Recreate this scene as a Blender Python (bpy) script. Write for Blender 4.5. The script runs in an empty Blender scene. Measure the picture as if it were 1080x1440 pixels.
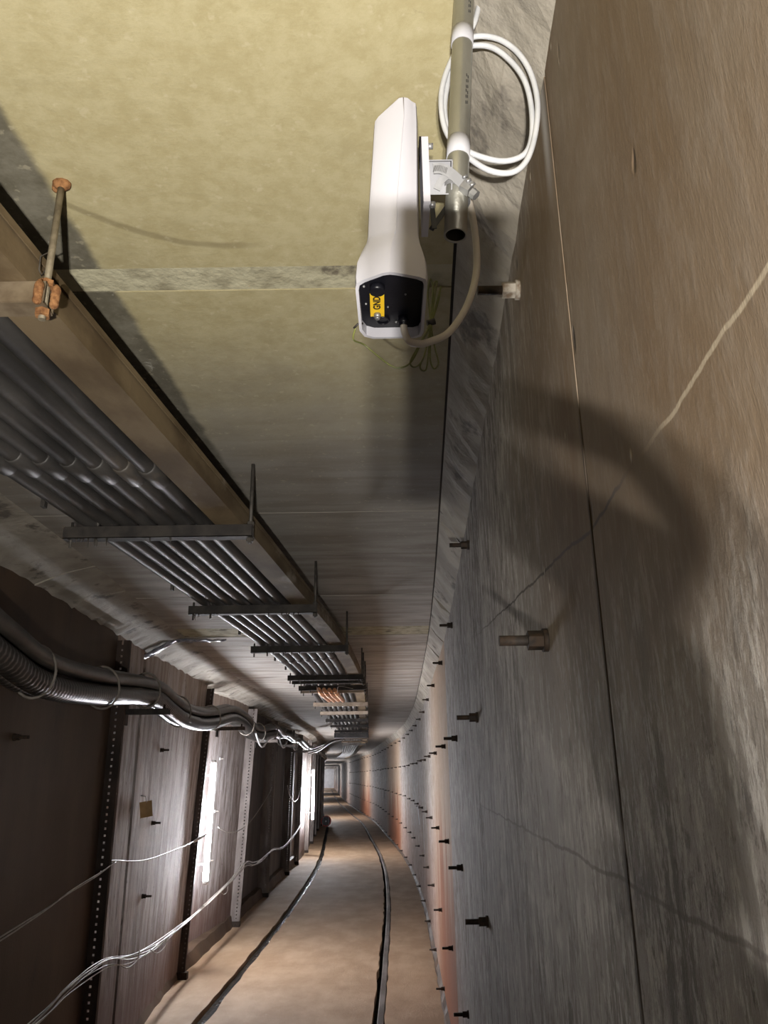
import bpy, bmesh, math, random
from mathutils import Vector, Matrix
random.seed(7)
SC = bpy.context.scene
COL = SC.collection
PI = math.pi

# ------------------------------------------------------------------ camera
CAMZ = 1.78
PITCH = math.atan(370 / 1090.0)
ROLL = math.atan(46 / 3245.0)
FWD = Vector((0, math.cos(PITCH), math.sin(PITCH)))
U0 = Vector((0, -math.sin(PITCH), math.cos(PITCH)))
R0 = Vector((1, 0, 0))
UPV = (math.cos(ROLL) * U0 + math.sin(ROLL) * R0).normalized()
RGT = (math.cos(ROLL) * R0 - math.sin(ROLL) * U0).normalized()
cam_d = bpy.data.cameras.new('camera')
cam = bpy.data.objects.new('camera', cam_d)
COL.objects.link(cam)
cam.matrix_world = Matrix(((RGT.x, UPV.x, -FWD.x, 0), (RGT.y, UPV.y, -FWD.y, 0), (RGT.z, UPV.z, -FWD.z, CAMZ), (0, 0, 0, 1)))
cam_d.sensor_fit = 'HORIZONTAL'
cam_d.sensor_width = 36
cam_d.lens = 1090 / 1080 * 36
cam_d.clip_start = 0.02
cam_d.clip_end = 400
SC.camera = cam

# ------------------------------------------------------------------ world, exposure
w = bpy.data.worlds.new('world')
SC.world = w
w.use_nodes = True
w.node_tree.nodes['Background'].inputs[0].default_value = (0, 0, 0, 1)
w.node_tree.nodes['Background'].inputs[1].default_value = 0.0
SC.view_settings.view_transform = 'Standard'
SC.view_settings.look = 'None'
SC.view_settings.exposure = 0.0
SC.view_settings.gamma = 1
SC.view_settings.use_curve_mapping = False

# headlamp of the person taking the picture: two small warm LEDs
LED_POWER = 118.0
LAMP = Vector((-0.02, -0.40, CAMZ - 0.295))
for dx in (-0.011, 0.011):
    ld = bpy.data.lights.new('headlamp_led', 'SPOT')
    ld.energy = LED_POWER
    ld.color = (1.0, 0.95, 0.87)
    ld.shadow_soft_size = 0.006
    ld.spot_size = math.radians(118)
    ld.spot_blend = 0.85
    lo = bpy.data.objects.new('headlamp_led', ld)
    lo.location = LAMP + Vector((dx, 0, 0))
    lo.rotation_euler = Vector((-0.36, 0.86, 0.90)).to_track_quat('-Z', 'Y').to_euler()
    COL.objects.link(lo)
TUBE_STRENGTH = 360.0

# ------------------------------------------------------------------ node helpers
class NT:
    def __init__(s, name):
        s.m = bpy.data.materials.new(name)
        s.m.use_nodes = True
        s.t = s.m.node_tree
        s.b = s.t.nodes['Principled BSDF']
        s.pos = s.t.nodes.new('ShaderNodeNewGeometry').outputs['Position']
        s._xyz = None
    def put(s, sock, v):
        if isinstance(v, bpy.types.NodeSocket):
            s.t.links.new(v, sock)
        elif isinstance(v, (tuple, list)):
            sock.default_value = tuple(v) + ((1,) if len(v) == 3 and len(sock.default_value) == 4 else ())
        else:
            sock.default_value = v
    def math(s, op, a, b=0.0, clamp=False):
        n = s.t.nodes.new('ShaderNodeMath'); n.operation = op; n.use_clamp = clamp
        s.put(n.inputs[0], a); s.put(n.inputs[1], b)
        return n.outputs[0]
    def xyz(s):
        if not s._xyz:
            n = s.t.nodes.new('ShaderNodeSeparateXYZ'); s.put(n.inputs[0], s.pos); s._xyz = n.outputs
        return s._xyz
    def noise(s, scale, vs=(1, 1, 1), detail=4, rough=0.55, dist=0.0):
        mp = s.t.nodes.new('ShaderNodeMapping'); s.put(mp.inputs[0], s.pos); mp.inputs['Scale'].default_value = vs
        n = s.t.nodes.new('ShaderNodeTexNoise'); s.put(n.inputs['Vector'], mp.outputs[0])
        n.inputs['Scale'].default_value = scale; n.inputs['Detail'].default_value = detail
        n.inputs['Roughness'].default_value = rough; n.inputs['Distortion'].default_value = dist
        return n.outputs[0]
    def voro(s, scale, vs=(1, 1, 1)):
        mp = s.t.nodes.new('ShaderNodeMapping'); s.put(mp.inputs[0], s.pos); mp.inputs['Scale'].default_value = vs
        n = s.t.nodes.new('ShaderNodeTexVoronoi'); s.put(n.inputs['Vector'], mp.outputs[0]); n.inputs['Scale'].default_value = scale
        return n.outputs['Distance']
    def step(s, v, lo, hi):
        n = s.t.nodes.new('ShaderNodeMapRange'); n.interpolation_type = 'SMOOTHSTEP'
        s.put(n.inputs[0], v); s.put(n.inputs[1], lo); s.put(n.inputs[2], hi)
        n.inputs[3].default_value = 0; n.inputs[4].default_value = 1
        return n.outputs[0]
    def mix(s, f, a, b):
        n = s.t.nodes.new('ShaderNodeMix'); n.data_type = 'RGBA'
        s.put(n.inputs[0], f); s.put(n.inputs[6], a); s.put(n.inputs[7], b)
        return n.outputs[2]
    def done(s, col, rough=0.8, metal=0.0, bump=None, bs=0.3, bd=0.01, spec=0.5):
        s.put(s.b.inputs['Base Color'], col); s.put(s.b.inputs['Roughness'], rough); s.put(s.b.inputs['Metallic'], metal)
        s.put(s.b.inputs['Specular IOR Level'], spec)
        if bump is not None:
            n = s.t.nodes.new('ShaderNodeBump'); n.inputs['Strength'].default_value = bs; n.inputs['Distance'].default_value = bd
            s.put(n.inputs['Height'], bump); s.put(s.b.inputs['Normal'], n.outputs[0])
        return s.m

def simple(name, c1, c2, scale=6, vs=(1, 1, 1), lo=0.35, hi=0.65, rough=0.7, metal=0.0, bscale=60, bs=0.15, bd=0.004, c3=None, s3=2.5, t3=0.58, spec=0.5, rough2=None):
    n = NT(name)
    f = n.step(n.noise(scale, vs, 5), lo, hi)
    col = n.mix(f, c1, c2)
    if c3:
        col = n.mix(n.step(n.noise(s3, vs, 5, 0.65), t3, t3 + 0.12), col, c3)
    r = rough
    if rough2 is not None:
        r = n.math('ADD', rough, n.math('MULTIPLY', f, rough2 - rough))
    return n.done(col, r, metal, n.noise(bscale, (1, 1, 1), 4) if bs else None, bs, bd, spec)

M = {}
# right wall: smooth grey-brown concrete, vertical streaks, white lime spots, rust colour near the floor
n = NT('wall_concrete')
X, Y, Z = n.xyz()
streak = n.noise(8, (1, 1.0, 0.30), 9, 0.78, 0.9)
tn = n.step(Y, 1.7, 0.75)
blend = lambda p, q: n.math('ADD', n.math('MULTIPLY', p, n.math('SUBTRACT', 1.0, tn)), n.math('MULTIPLY', q, tn))
fine = blend(n.noise(23, (1, 1.0, 0.42), 7, 0.75), n.noise(70, (1, 1.0, 0.30), 7, 0.75))
blot = n.noise(2.2, (1, 1, 1), 5, 0.6, 0.6)
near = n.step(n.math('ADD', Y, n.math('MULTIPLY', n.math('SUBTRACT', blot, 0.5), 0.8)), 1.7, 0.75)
near = n.math('MULTIPLY', near, n.step(n.math('ADD', Z, n.math('MULTIPLY', n.math('SUBTRACT', blot, 0.5), 0.5)), 1.72, 2.02))  # lamp-lit zone painted in: browner and smoother than the rest
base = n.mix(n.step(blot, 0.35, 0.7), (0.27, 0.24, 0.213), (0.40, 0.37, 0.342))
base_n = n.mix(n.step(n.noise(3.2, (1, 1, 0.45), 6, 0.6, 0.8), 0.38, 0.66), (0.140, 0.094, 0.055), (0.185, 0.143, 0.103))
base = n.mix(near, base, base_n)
sm = n.math('MULTIPLY', n.step(streak, 0.47, 0.62), n.math('SUBTRACT', 1.0, n.math('MULTIPLY', near, 0.85)))
base = n.mix(n.math('MULTIPLY', sm, 0.85), base, (0.115, 0.10, 0.09))
sl = n.math('MULTIPLY', n.step(fine, 0.49, 0.59), n.math('SUBTRACT', 0.64, n.math('MULTIPLY', near, 0.60)))
base = n.mix(sl, base, (0.60, 0.57, 0.54))
fd = n.math('MULTIPLY', n.step(blend(n.noise(19, (1, 1.0, 0.5), 7, 0.8), n.noise(58, (1, 1.0, 0.35), 7, 0.8)), 0.535, 0.60), n.math('SUBTRACT', 0.75, n.math('MULTIPLY', near, 0.72)))
base = n.mix(fd, base, (0.10, 0.085, 0.075))
# rust-coloured wash, stronger towards the floor
rz = n.math('ADD', n.math('MULTIPLY', Z, -1.0), n.math('MULTIPLY', n.noise(2.6, (1, 1, 0.2), 5, 0.6), 2.6))
rust = n.math('MULTIPLY', n.step(rz, 0.55, 1.5), n.step(n.noise(0.9, (1, 1, 0.08), 3), 0.40, 0.58))

# tan and rust-coloured wall lengths further on, placed along Y
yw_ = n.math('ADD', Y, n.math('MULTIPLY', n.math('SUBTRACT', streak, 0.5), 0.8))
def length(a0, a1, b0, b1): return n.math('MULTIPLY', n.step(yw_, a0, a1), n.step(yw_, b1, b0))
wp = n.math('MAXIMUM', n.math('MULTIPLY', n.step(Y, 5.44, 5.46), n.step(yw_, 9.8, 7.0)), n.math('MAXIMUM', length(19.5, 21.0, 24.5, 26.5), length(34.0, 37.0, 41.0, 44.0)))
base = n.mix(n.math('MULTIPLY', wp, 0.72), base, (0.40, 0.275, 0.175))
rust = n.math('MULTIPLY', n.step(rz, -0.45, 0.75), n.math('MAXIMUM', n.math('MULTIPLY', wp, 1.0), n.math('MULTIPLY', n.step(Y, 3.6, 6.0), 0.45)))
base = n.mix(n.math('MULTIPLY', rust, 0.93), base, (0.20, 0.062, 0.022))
# board marks: pale, then dark horizontal lines
wob = n.math('MULTIPLY', n.math('SUBTRACT', n.noise(9, (1, 1, 1), 5, 0.6), 0.5), 0.02)
zl = n.math('ADD', n.math('SUBTRACT', Z, n.math('MULTIPLY', n.math('MAXIMUM', n.math('SUBTRACT', Y, 0.8), 0.0), 0.105)), wob)
l1 = n.math('MULTIPLY', n.step(n.math('ABSOLUTE', n.math('SUBTRACT', zl, 2.03)), 0.0032, 0.0012), n.step(Y, 3.0, 1.6))
base = n.mix(n.math('MULTIPLY', l1, n.math('MULTIPLY', n.step(Y, 0.62, 0.50), 0.7)), base, (0.40, 0.34, 0.25))
base = n.mix(n.math('MULTIPLY', l1, n.step(Y, 0.62, 0.70)), base, (0.09, 0.075, 0.065))
l2 = n.math('MULTIPLY', n.step(n.math('ABSOLUTE', n.math('SUBTRACT', n.math('ADD', Z, wob), 1.68)), 0.0035, 0.001), n.step(Y, 3.2, 2.2))
base = n.mix(n.math('MULTIPLY', l2, 0.7), base, (0.12, 0.10, 0.09))
jd = n.math('MULTIPLY', n.step(n.math('ABSOLUTE', n.math('ADD', n.math('SUBTRACT', Y, 0.803), n.math('MULTIPLY', n.math('SUBTRACT', n.noise(14, (1, 1, 1), 5, 0.7), 0.5), 0.02))), 0.009, 0.003), n.step(Z, 2.20, 2.10))
base = n.mix(n.math('MULTIPLY', jd, 0.85), base, (0.05, 0.038, 0.03))
# lime spots and small pits on the near part
pv = n.voro(26, (1, 1, 0.55))
spot = n.math('MULTIPLY', n.step(pv, 0.15, 0.05), n.step(n.noise(7), 0.56, 0.66))
base = n.mix(n.math('MULTIPLY', spot, 0.85), base, (0.58, 0.53, 0.44))
pit = n.math('MULTIPLY', n.step(n.voro(15, (1, 1, 0.4)), 0.13, 0.06), n.step(n.noise(3.3), 0.54, 0.60))
base = n.mix(n.math('MULTIPLY', pit, 0.8), base, (0.07, 0.055, 0.045))
# pale reflection painted into the colour, high on the wall near the ceiling edge
gleam = n.math('MULTIPLY', n.step(n.math('ABSOLUTE', n.math('SUBTRACT', Y, n.math('ADD', 0.83, n.math('MULTIPLY', wob, 0.6)))), 0.03, 0.0), n.math('MULTIPLY', n.step(Z, 2.45, 2.62), n.step(n.noise(5, (1, 1, 0.5)), 0.3, 0.6)))
base = n.mix(n.math('MULTIPLY', gleam, 0.6), base, (0.62, 0.62, 0.64))
far_ = n.math('SUBTRACT', 1.0, n.math('MULTIPLY', near, 0.85))
h = n.math('ADD', n.math('MULTIPLY', n.math('MULTIPLY', streak, 0.7), far_), n.math('ADD', n.math('MULTIPLY', n.math('MULTIPLY', fine, 0.4), far_), n.math('ADD', n.math('MULTIPLY', spot, 0.35), n.math('MULTIPLY', pit, -0.8))))
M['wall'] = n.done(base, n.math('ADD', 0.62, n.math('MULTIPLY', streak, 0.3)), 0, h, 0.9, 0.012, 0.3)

# ceiling: yellowish plastered slabs near, grey boards further on
n = NT('ceiling_concrete')
X, Y, Z = n.xyz()
b1 = n.noise(3.5, (1, 1, 1), 7, 0.65, 0.5)
b2 = n.noise(22, (1, 1, 1), 8, 0.75)
cn = n.mix(n.step(b2, 0.35, 0.65), (0.395, 0.34, 0.185), (0.465, 0.412, 0.245))
cn = n.mix(n.math('MULTIPLY', n.step(b1, 0.52, 0.75), 0.25), cn, (0.29, 0.255, 0.15))
sp_ = n.math('MULTIPLY', n.step(n.math('ADD', n.voro(2.6), n.math('MULTIPLY', n.noise(60, (1, 1, 1), 3), 0.05)), 0.10, 0.03), n.step(n.noise(35), 0.40, 0.6))
cn = n.mix(n.math('MULTIPLY', sp_, 0.7), cn, (0.12, 0.105, 0.07))
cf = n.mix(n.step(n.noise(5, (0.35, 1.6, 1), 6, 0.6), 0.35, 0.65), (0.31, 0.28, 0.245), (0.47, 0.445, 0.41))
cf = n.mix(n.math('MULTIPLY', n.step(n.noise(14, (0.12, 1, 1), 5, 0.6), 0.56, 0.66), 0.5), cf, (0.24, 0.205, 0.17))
c = n.mix(n.step(n.math('ADD', Y, n.math('MULTIPLY', n.math('SUBTRACT', b1, 0.5), 0.5)), 1.3, 2.6), cn, n.mix(n.step(Y, 4.6, 2.6), cf, n.mix(0.6, cf, (0.19, 0.172, 0.145))))  # middle stretch painted darker for the dim gap between headlamp and tube
# soot strip over the conduits
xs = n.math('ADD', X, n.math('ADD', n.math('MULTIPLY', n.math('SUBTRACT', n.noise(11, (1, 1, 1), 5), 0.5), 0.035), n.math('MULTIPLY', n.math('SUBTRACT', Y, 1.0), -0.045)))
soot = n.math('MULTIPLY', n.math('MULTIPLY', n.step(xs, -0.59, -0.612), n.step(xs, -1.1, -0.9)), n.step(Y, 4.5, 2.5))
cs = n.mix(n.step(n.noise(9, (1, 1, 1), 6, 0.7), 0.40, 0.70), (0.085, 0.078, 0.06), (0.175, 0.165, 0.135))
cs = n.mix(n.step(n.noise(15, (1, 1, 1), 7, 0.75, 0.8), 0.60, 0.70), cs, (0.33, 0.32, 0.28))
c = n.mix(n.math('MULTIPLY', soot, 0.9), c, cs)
# dark leak patches
lk = n.math('MULTIPLY', n.step(n.noise(6.5, (1, 1, 1), 6, 0.75), 0.66, 0.76), 0.6)
c = n.mix(lk, c, (0.14, 0.12, 0.09))
# a hairline repair curve
arc = n.math('SUBTRACT', Y, n.math('ADD', 1.30, n.math('MULTIPLY', n.math('POWER', n.math('MAXIMUM', n.math('MULTIPLY', n.math('ADD', X, 0.30), -1.0), 0.0), 2.0), -1.6)))
arc = n.math('MULTIPLY', n.step(n.math('ABSOLUTE', n.math('ADD', arc, n.math('MULTIPLY', wob if False else n.math('SUBTRACT', n.noise(12), 0.5), 0.02))), 0.014, 0.004), n.math('MULTIPLY', n.step(X, -0.62, -0.56), n.step(X, -0.2, -0.32)))
c = n.mix(n.math('MULTIPLY', arc, 0.55), c, (0.20, 0.165, 0.085))
c = n.mix(n.math('MULTIPLY', n.step(n.noise(45, (1, 1, 1), 3), 0.62, 0.72), 0.25), c, (0.62, 0.56, 0.40))
h = n.math('ADD', n.math('MULTIPLY', b2, 0.6), n.math('MULTIPLY', n.noise(60), 0.4))
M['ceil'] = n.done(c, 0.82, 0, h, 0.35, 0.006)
# mortar strips in the ceiling
M['strip'] = simple('ceiling_mortar', (0.30, 0.27, 0.18), (0.50, 0.47, 0.33), 14, lo=0.3, hi=0.6, rough=0.9, bs=0.6, bd=0.01, bscale=40, c3=(0.14, 0.12, 0.085), s3=9, t3=0.57)
M['farwall'] = simple('far_wall_grey', (0.50, 0.51, 0.53), (0.60, 0.61, 0.63), 2, rough=0.9, bs=0)
M['gap'] = simple('joint_dirt', (0.02, 0.018, 0.015), (0.05, 0.045, 0.04), 20, rough=0.95)
M['cove'] = simple('cove_concrete', (0.26, 0.235, 0.195), (0.42, 0.385, 0.33), 6, (1, 0.8, 1), 0.3, 0.7, rough=0.85, bs=0.4, bd=0.012, bscale=40, c3=(0.13, 0.115, 0.10), s3=7, t3=0.56)
n = NT('left_wall_concrete')
X, Y, Z = n.xyz()
st = n.noise(13, (1, 1, 0.14), 7, 0.7, 0.5)
c = n.mix(n.step(st, 0.36, 0.64), (0.22, 0.18, 0.165), (0.52, 0.49, 0.485))
c = n.mix(n.math('MULTIPLY', n.step(n.noise(34, (1, 1, 0.22), 5, 0.7), 0.57, 0.70), 0.75), c, (0.10, 0.08, 0.07))
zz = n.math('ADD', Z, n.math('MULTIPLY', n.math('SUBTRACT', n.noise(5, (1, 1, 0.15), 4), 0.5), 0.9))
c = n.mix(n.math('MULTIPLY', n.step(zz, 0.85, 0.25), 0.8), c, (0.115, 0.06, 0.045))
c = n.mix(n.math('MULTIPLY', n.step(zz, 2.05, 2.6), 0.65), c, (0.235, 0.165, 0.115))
c = n.mix(n.math('MULTIPLY', n.step(n.noise(26, (1, 1, 0.5), 3, 0.6), 0.68, 0.74), 0.9), c, (0.05, 0.035, 0.03))
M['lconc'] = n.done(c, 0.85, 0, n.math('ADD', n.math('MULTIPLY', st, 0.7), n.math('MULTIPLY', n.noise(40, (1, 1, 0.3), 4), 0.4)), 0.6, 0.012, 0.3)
M['lbrown'] = simple('left_wall_brown_paint', (0.05, 0.03, 0.018), (0.085, 0.052, 0.03), 2.5, (1, 1, 0.4), rough=0.6, bs=0.2, c3=(0.03, 0.02, 0.014), s3=3, t3=0.6)
M['lgrey'] = simple('left_wall_dark_boards', (0.10, 0.09, 0.092), (0.16, 0.145, 0.142), 6, (1, 1, 0.12), rough=0.7, bs=0.3)
n = NT('floor_screed')
f1 = n.step(n.noise(3.0, (1, 0.6, 1), 6, 0.65), 0.35, 0.68)
c = n.mix(f1, (0.29, 0.188, 0.108), (0.39, 0.272, 0.172))
c = n.mix(n.math('MULTIPLY', n.step(n.noise(1.3, (1.4, 0.5, 1), 5, 0.7), 0.52, 0.72), 0.55), c, (0.23, 0.152, 0.09))
c = n.mix(n.math('MULTIPLY', n.step(n.noise(55), 0.66, 0.75), 0.6), c, (0.62, 0.52, 0.42))
M['floor'] = n.done(c, 0.75, 0, n.noise(20, (1, 1, 1), 8, 0.8), 0.8, 0.016)
M['groove'] = simple('groove_dirt', (0.010, 0.008, 0.007), (0.03, 0.023, 0.016), 14, rough=0.95, spec=0.1)
n = NT('groove_water')
yy_ = n.xyz()[1]
wn = n.step(n.math('ADD', n.noise(2.2, (1, 1, 1), 6, 0.75), n.math('MULTIPLY', n.math('MULTIPLY', n.step(yy_, 8.5, 11.5), n.step(yy_, 26, 18)), 0.12)), 0.55, 0.61)
M['water'] = n.done((0.02, 0.018, 0.016), n.math('ADD', 0.75, n.math('MULTIPLY', wn, -0.60)), 0.0, n.noise(30, (1, 0.6, 1), 4, 0.7), 1.0, 0.06, n.math('ADD', 0.08, n.math('MULTIPLY', wn, 0.8)))
M['rail'] = simple('worn_rail_steel', (0.07, 0.058, 0.05), (0.19, 0.17, 0.155), 5, (1, 0.25, 1), rough=0.6, metal=0.4, bs=0.2)
M['rust'] = simple('orange_rust', (0.15, 0.062, 0.02), (0.32, 0.155, 0.06), 90, rough=0.9, bs=0.5, bscale=120)
M['bolt'] = simple('brown_rusted_bolt', (0.016, 0.011, 0.008), (0.045, 0.027, 0.016), 60, rough=0.75, metal=0.3, bs=0.4, bscale=200, bd=0.002)
M['boltpale'] = simple('limed_nut', (0.22, 0.16, 0.11), (0.48, 0.44, 0.38), 60, rough=0.85, bs=0.3)
M['trunk'] = simple('trunking_brown_dusty', (0.085, 0.055, 0.025), (0.16, 0.115, 0.062), 9, (1, 0.5, 1), rough=0.8, metal=0.0, bs=0.35, bscale=45, c3=(0.30, 0.26, 0.21), s3=4, t3=0.60)
M['conduit'] = simple('dark_grey_conduit', (0.035, 0.033, 0.032), (0.075, 0.07, 0.066), 9, (1, 0.3, 1), rough=0.50, metal=0.1, bs=0.2, bscale=70, c3=(0.11, 0.095, 0.08), s3=9, t3=0.60)
M['bar0'] = simple('crossbar_brown', (0.12, 0.085, 0.05), (0.20, 0.155, 0.10), 14, rough=0.8, metal=0.1, bs=0.3)
M['bar'] = simple('crossbar_dark_steel', (0.022, 0.019, 0.018), (0.05, 0.043, 0.037), 14, rough=0.7, metal=0.2, bs=0.25)
M['barw'] = simple('crossbar_warm_grey', (0.30, 0.24, 0.18), (0.42, 0.35, 0.28), 14, rough=0.65, metal=0.2, bs=0.2)
M['rod'] = simple('threaded_rod_zinc', (0.17, 0.14, 0.095), (0.27, 0.23, 0.16), 30, rough=0.6, metal=0.35, bs=0.3, bscale=300)
M['rodd'] = simple('threaded_rod_dark', (0.05, 0.045, 0.04), (0.10, 0.09, 0.08), 30, rough=0.6, metal=0.3, bs=0.2)
M['strut'] = simple('strut_grey_paint', (0.13, 0.108, 0.095), (0.21, 0.18, 0.165), 12, (1, 1, 0.3), rough=0.6, metal=0.2, bs=0.2)
M['strutd'] = simple('strut_shaded_dark', (0.025, 0.017, 0.014), (0.06, 0.04, 0.032), 12, (1, 1, 0.3), rough=0.7, metal=0.2, bs=0.2)  # darker copy of the strut colour, for uprights seen on their shaded side
M['cable'] = simple('black_sheath', (0.018, 0.017, 0.016), (0.036, 0.033, 0.03), 12, rough=0.32, bs=0.1)
M['cablegrey'] = simple('grey_sheath', (0.04, 0.035, 0.031), (0.07, 0.062, 0.055), 12, rough=0.38, bs=0.1)
M['tie'] = simple('grey_cable_tie', (0.16, 0.14, 0.12), (0.24, 0.215, 0.19), 30, rough=0.55, bs=0)
M['wire'] = simple('pale_thin_wire', (0.30, 0.28, 0.25), (0.44, 0.41, 0.37), 20, rough=0.4, bs=0)
M['white'] = simple('white_plastic', (0.46, 0.455, 0.50), (0.50, 0.495, 0.54), 5, rough=0.42, bs=0.03, bscale=300)
M['whitecable'] = simple('white_cable', (0.46, 0.47, 0.49), (0.54, 0.545, 0.56), 30, rough=0.35, bs=0)
M['greycord'] = simple('grey_white_cord', (0.42, 0.38, 0.33), (0.48, 0.44, 0.38), 30, rough=0.45, bs=0)
M['blackp'] = simple('black_plastic', (0.005, 0.005, 0.008), (0.009, 0.009, 0.013), 12, rough=0.35, bs=0.05, bscale=300, spec=0.25)
M['yellow'] = simple('yellow_sticker', (0.86, 0.55, 0.02), (0.90, 0.60, 0.03), 9, rough=0.5, bs=0)
M['ink'] = simple('black_ink', (0.015, 0.012, 0.01), (0.02, 0.017, 0.014), 9, rough=0.6, bs=0)
M['chrome'] = simple('bright_zinc', (0.24, 0.24, 0.245), (0.32, 0.32, 0.325), 30, rough=0.42, metal=0.6, bs=0.05)
M['band'] = simple('dull_clamp_steel', (0.20, 0.20, 0.205), (0.27, 0.27, 0.275), 30, rough=0.8, metal=0.0, bs=0.05, spec=0.2)
M['galv'] = simple('galvanised_pipe', (0.28, 0.275, 0.24), (0.40, 0.395, 0.35), 14, (1, 1, 0.3), rough=0.34, metal=0.75, bs=0.15, bscale=90)
M['galvplate'] = simple('galvanised_bracket', (0.20, 0.20, 0.215), (0.25, 0.25, 0.265), 20, rough=0.75, metal=0.0, bs=0.06)
M['tape'] = simple('pale_grey_tape', (0.40, 0.40, 0.43), (0.46, 0.46, 0.49), 20, rough=0.6, bs=0.05)
M['green'] = simple('green_yellow_wire', (0.075, 0.085, 0.02), (0.15, 0.16, 0.045), 40, (1, 1, 1), rough=0.45, bs=0)
M['membrane'] = simple('grey_blue_plastic_sheet', (0.14, 0.145, 0.19), (0.30, 0.30, 0.36), 30, rough=0.3, bs=0.5, bscale=40)
M['card'] = simple('brown_card', (0.36, 0.24, 0.11), (0.44, 0.30, 0.15), 20, rough=0.8, bs=0.1)
M['copper'] = simple('copper_tube', (0.62, 0.30, 0.15), (0.74, 0.42, 0.24), 20, rough=0.35, metal=0.6, bs=0.1)
M['red'] = simple('red_reel_rim', (0.50, 0.05, 0.04), (0.58, 0.08, 0.06), 20, rough=0.5, bs=0)
M['dark'] = simple('dark_steel_box', (0.035, 0.035, 0.038), (0.07, 0.07, 0.072), 12, rough=0.5, metal=0.4, bs=0.1)
M['endcap'] = simple('lamp_end_cap', (0.60, 0.60, 0.60), (0.66, 0.66, 0.66), 20, rough=0.5, bs=0)
M['skin'] = simple('skin', (0.52, 0.33, 0.25), (0.58, 0.38, 0.29), 30, rough=0.55, bs=0.1, bscale=200)
M['coat'] = simple('navy_work_jacket', (0.03, 0.035, 0.06), (0.05, 0.055, 0.085), 30, rough=0.9, bs=0.2)
M['trousers'] = simple('grey_work_trousers', (0.07, 0.07, 0.075), (0.10, 0.10, 0.105), 30, rough=0.9, bs=0.2)
M['hair'] = simple('dark_hair', (0.02, 0.015, 0.012), (0.04, 0.03, 0.02), 50, (1, 1, 0.2), rough=0.6, bs=0.3)
M['face'] = simple('lips_and_eyes', (0.20, 0.07, 0.06), (0.25, 0.10, 0.08), 30, rough=0.5, bs=0)
def emit(name, col, strength):
    m = bpy.data.materials.new(name); m.use_nodes = True
    b = m.node_tree.nodes['Principled BSDF']
    b.inputs['Base Color'].default_value = (0.9, 0.9, 0.9, 1)
    b.inputs['Emission Color'].default_value = (*col, 1)
    b.inputs['Emission Strength'].default_value = strength
    return m
M['tube'] = emit('lit_lamp_tube', (0.94, 0.945, 1.0), TUBE_STRENGTH)

# ------------------------------------------------------------------ mesh helpers
class MB:
    def __init__(s):
        s.v = []; s.f = []; s.sm = []
    def quad(s, *idx, smooth=False):
        s.f.append(tuple(idx)); s.sm.append(smooth)
    def box(s, c, size, mat=None):
        m = mat or Matrix.Identity(3)
        o = len(s.v); c = Vector(c); a, b, d = size[0] / 2, size[1] / 2, size[2] / 2
        for z in (-d, d):
            for x, y in ((-a, -b), (a, -b), (a, b), (-a, b)):
                s.v.append(c + m @ Vector((x, y, z)))
        for q in ((3, 2, 1, 0), (4, 5, 6, 7), (0, 1, 5, 4), (1, 2, 6, 5), (2, 3, 7, 6), (3, 0, 4, 7)):
            s.quad(*[o + i for i in q])
        return s
    def loft(s, rings, cap0=True, cap1=True, smooth=False, closed=True):
        o = len(s.v); k = len(rings[0])
        for r in rings:
            s.v += [Vector(p) for p in r]
        for i in range(len(rings) - 1):
            for j in range(k if closed else k - 1):
                j2 = (j + 1) % k
                s.quad(o + i * k + j, o + i * k + j2, o + (i + 1) * k + j2, o + (i + 1) * k + j, smooth=smooth)
        if cap0: s.quad(*[o + j for j in reversed(range(k))])
        if cap1: s.quad(*[o + (len(rings) - 1) * k + j for j in range(k)])
        return s
    def tube(s, pts, r, n=8, caps=True, closed=False):
        pts = [Vector(p) for p in pts]; N = len(pts)
        rr = r if callable(r) else (lambda i: r)
        rings = []; prev = None
        for i, p in enumerate(pts):
            a = pts[i - 1] if (i > 0 or closed) else p
            b = pts[(i + 1) % N] if (i < N - 1 or closed) else p
            t = (b - a).normalized()
            if prev is None:
                u = t.orthogonal().normalized()
            else:
                u = (prev - t * prev.dot(t)).normalized()
            prev = u; v = t.cross(u)
            rings.append([p + (u * math.cos(2 * PI * j / n) + v * math.sin(2 * PI * j / n)) * rr(i) for j in range(n)])
        if closed:
            rings.append(rings[0])
        return s.loft(rings, caps and not closed, caps and not closed, True)
    def cyl(s, a, b, r, n=12, r2=None):
        return s.tube([a, b], (lambda i: r if i == 0 else (r2 if r2 is not None else r)), n)
    def hexn(s, a, b, r):
        o = len(s.f); s.tube([a, b], r, 6)
        for i in range(o, len(s.sm)): s.sm[i] = False
        return s
    def sphere(s, c, r, nu=12, nv=8, sc=(1, 1, 1)):
        c = Vector(c); rings = []
        for i in range(nv + 1):
            th = PI * (0.02 + 0.96 * i / nv)
            rings.append([c + Vector((r * sc[0] * math.sin(th) * math.cos(2 * PI * j / nu), r * sc[1] * math.sin(th) * math.sin(2 * PI * j / nu), -r * sc[2] * math.cos(th))) for j in range(nu)])
        return s.loft(rings, True, True, True)
    def build(s, name, m, parent=None, off=None):
        me = bpy.data.meshes.new(name)
        vv = s.v if off is None else [p - Vector(off) for p in s.v]
        me.from_pydata([tuple(p) for p in vv], [], s.f)
        me.polygons.foreach_set('use_smooth', s.sm)
        me.materials.append(m)
        me.update()
        bm = bmesh.new(); bm.from_mesh(me); bmesh.ops.recalc_face_normals(bm, faces=bm.faces); bm.to_mesh(me); bm.free()
        o = bpy.data.objects.new(name, me)
        COL.objects.link(o)
        if parent is not None: o.parent = parent
        elif off is not None: o.location = off
        return o
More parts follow.
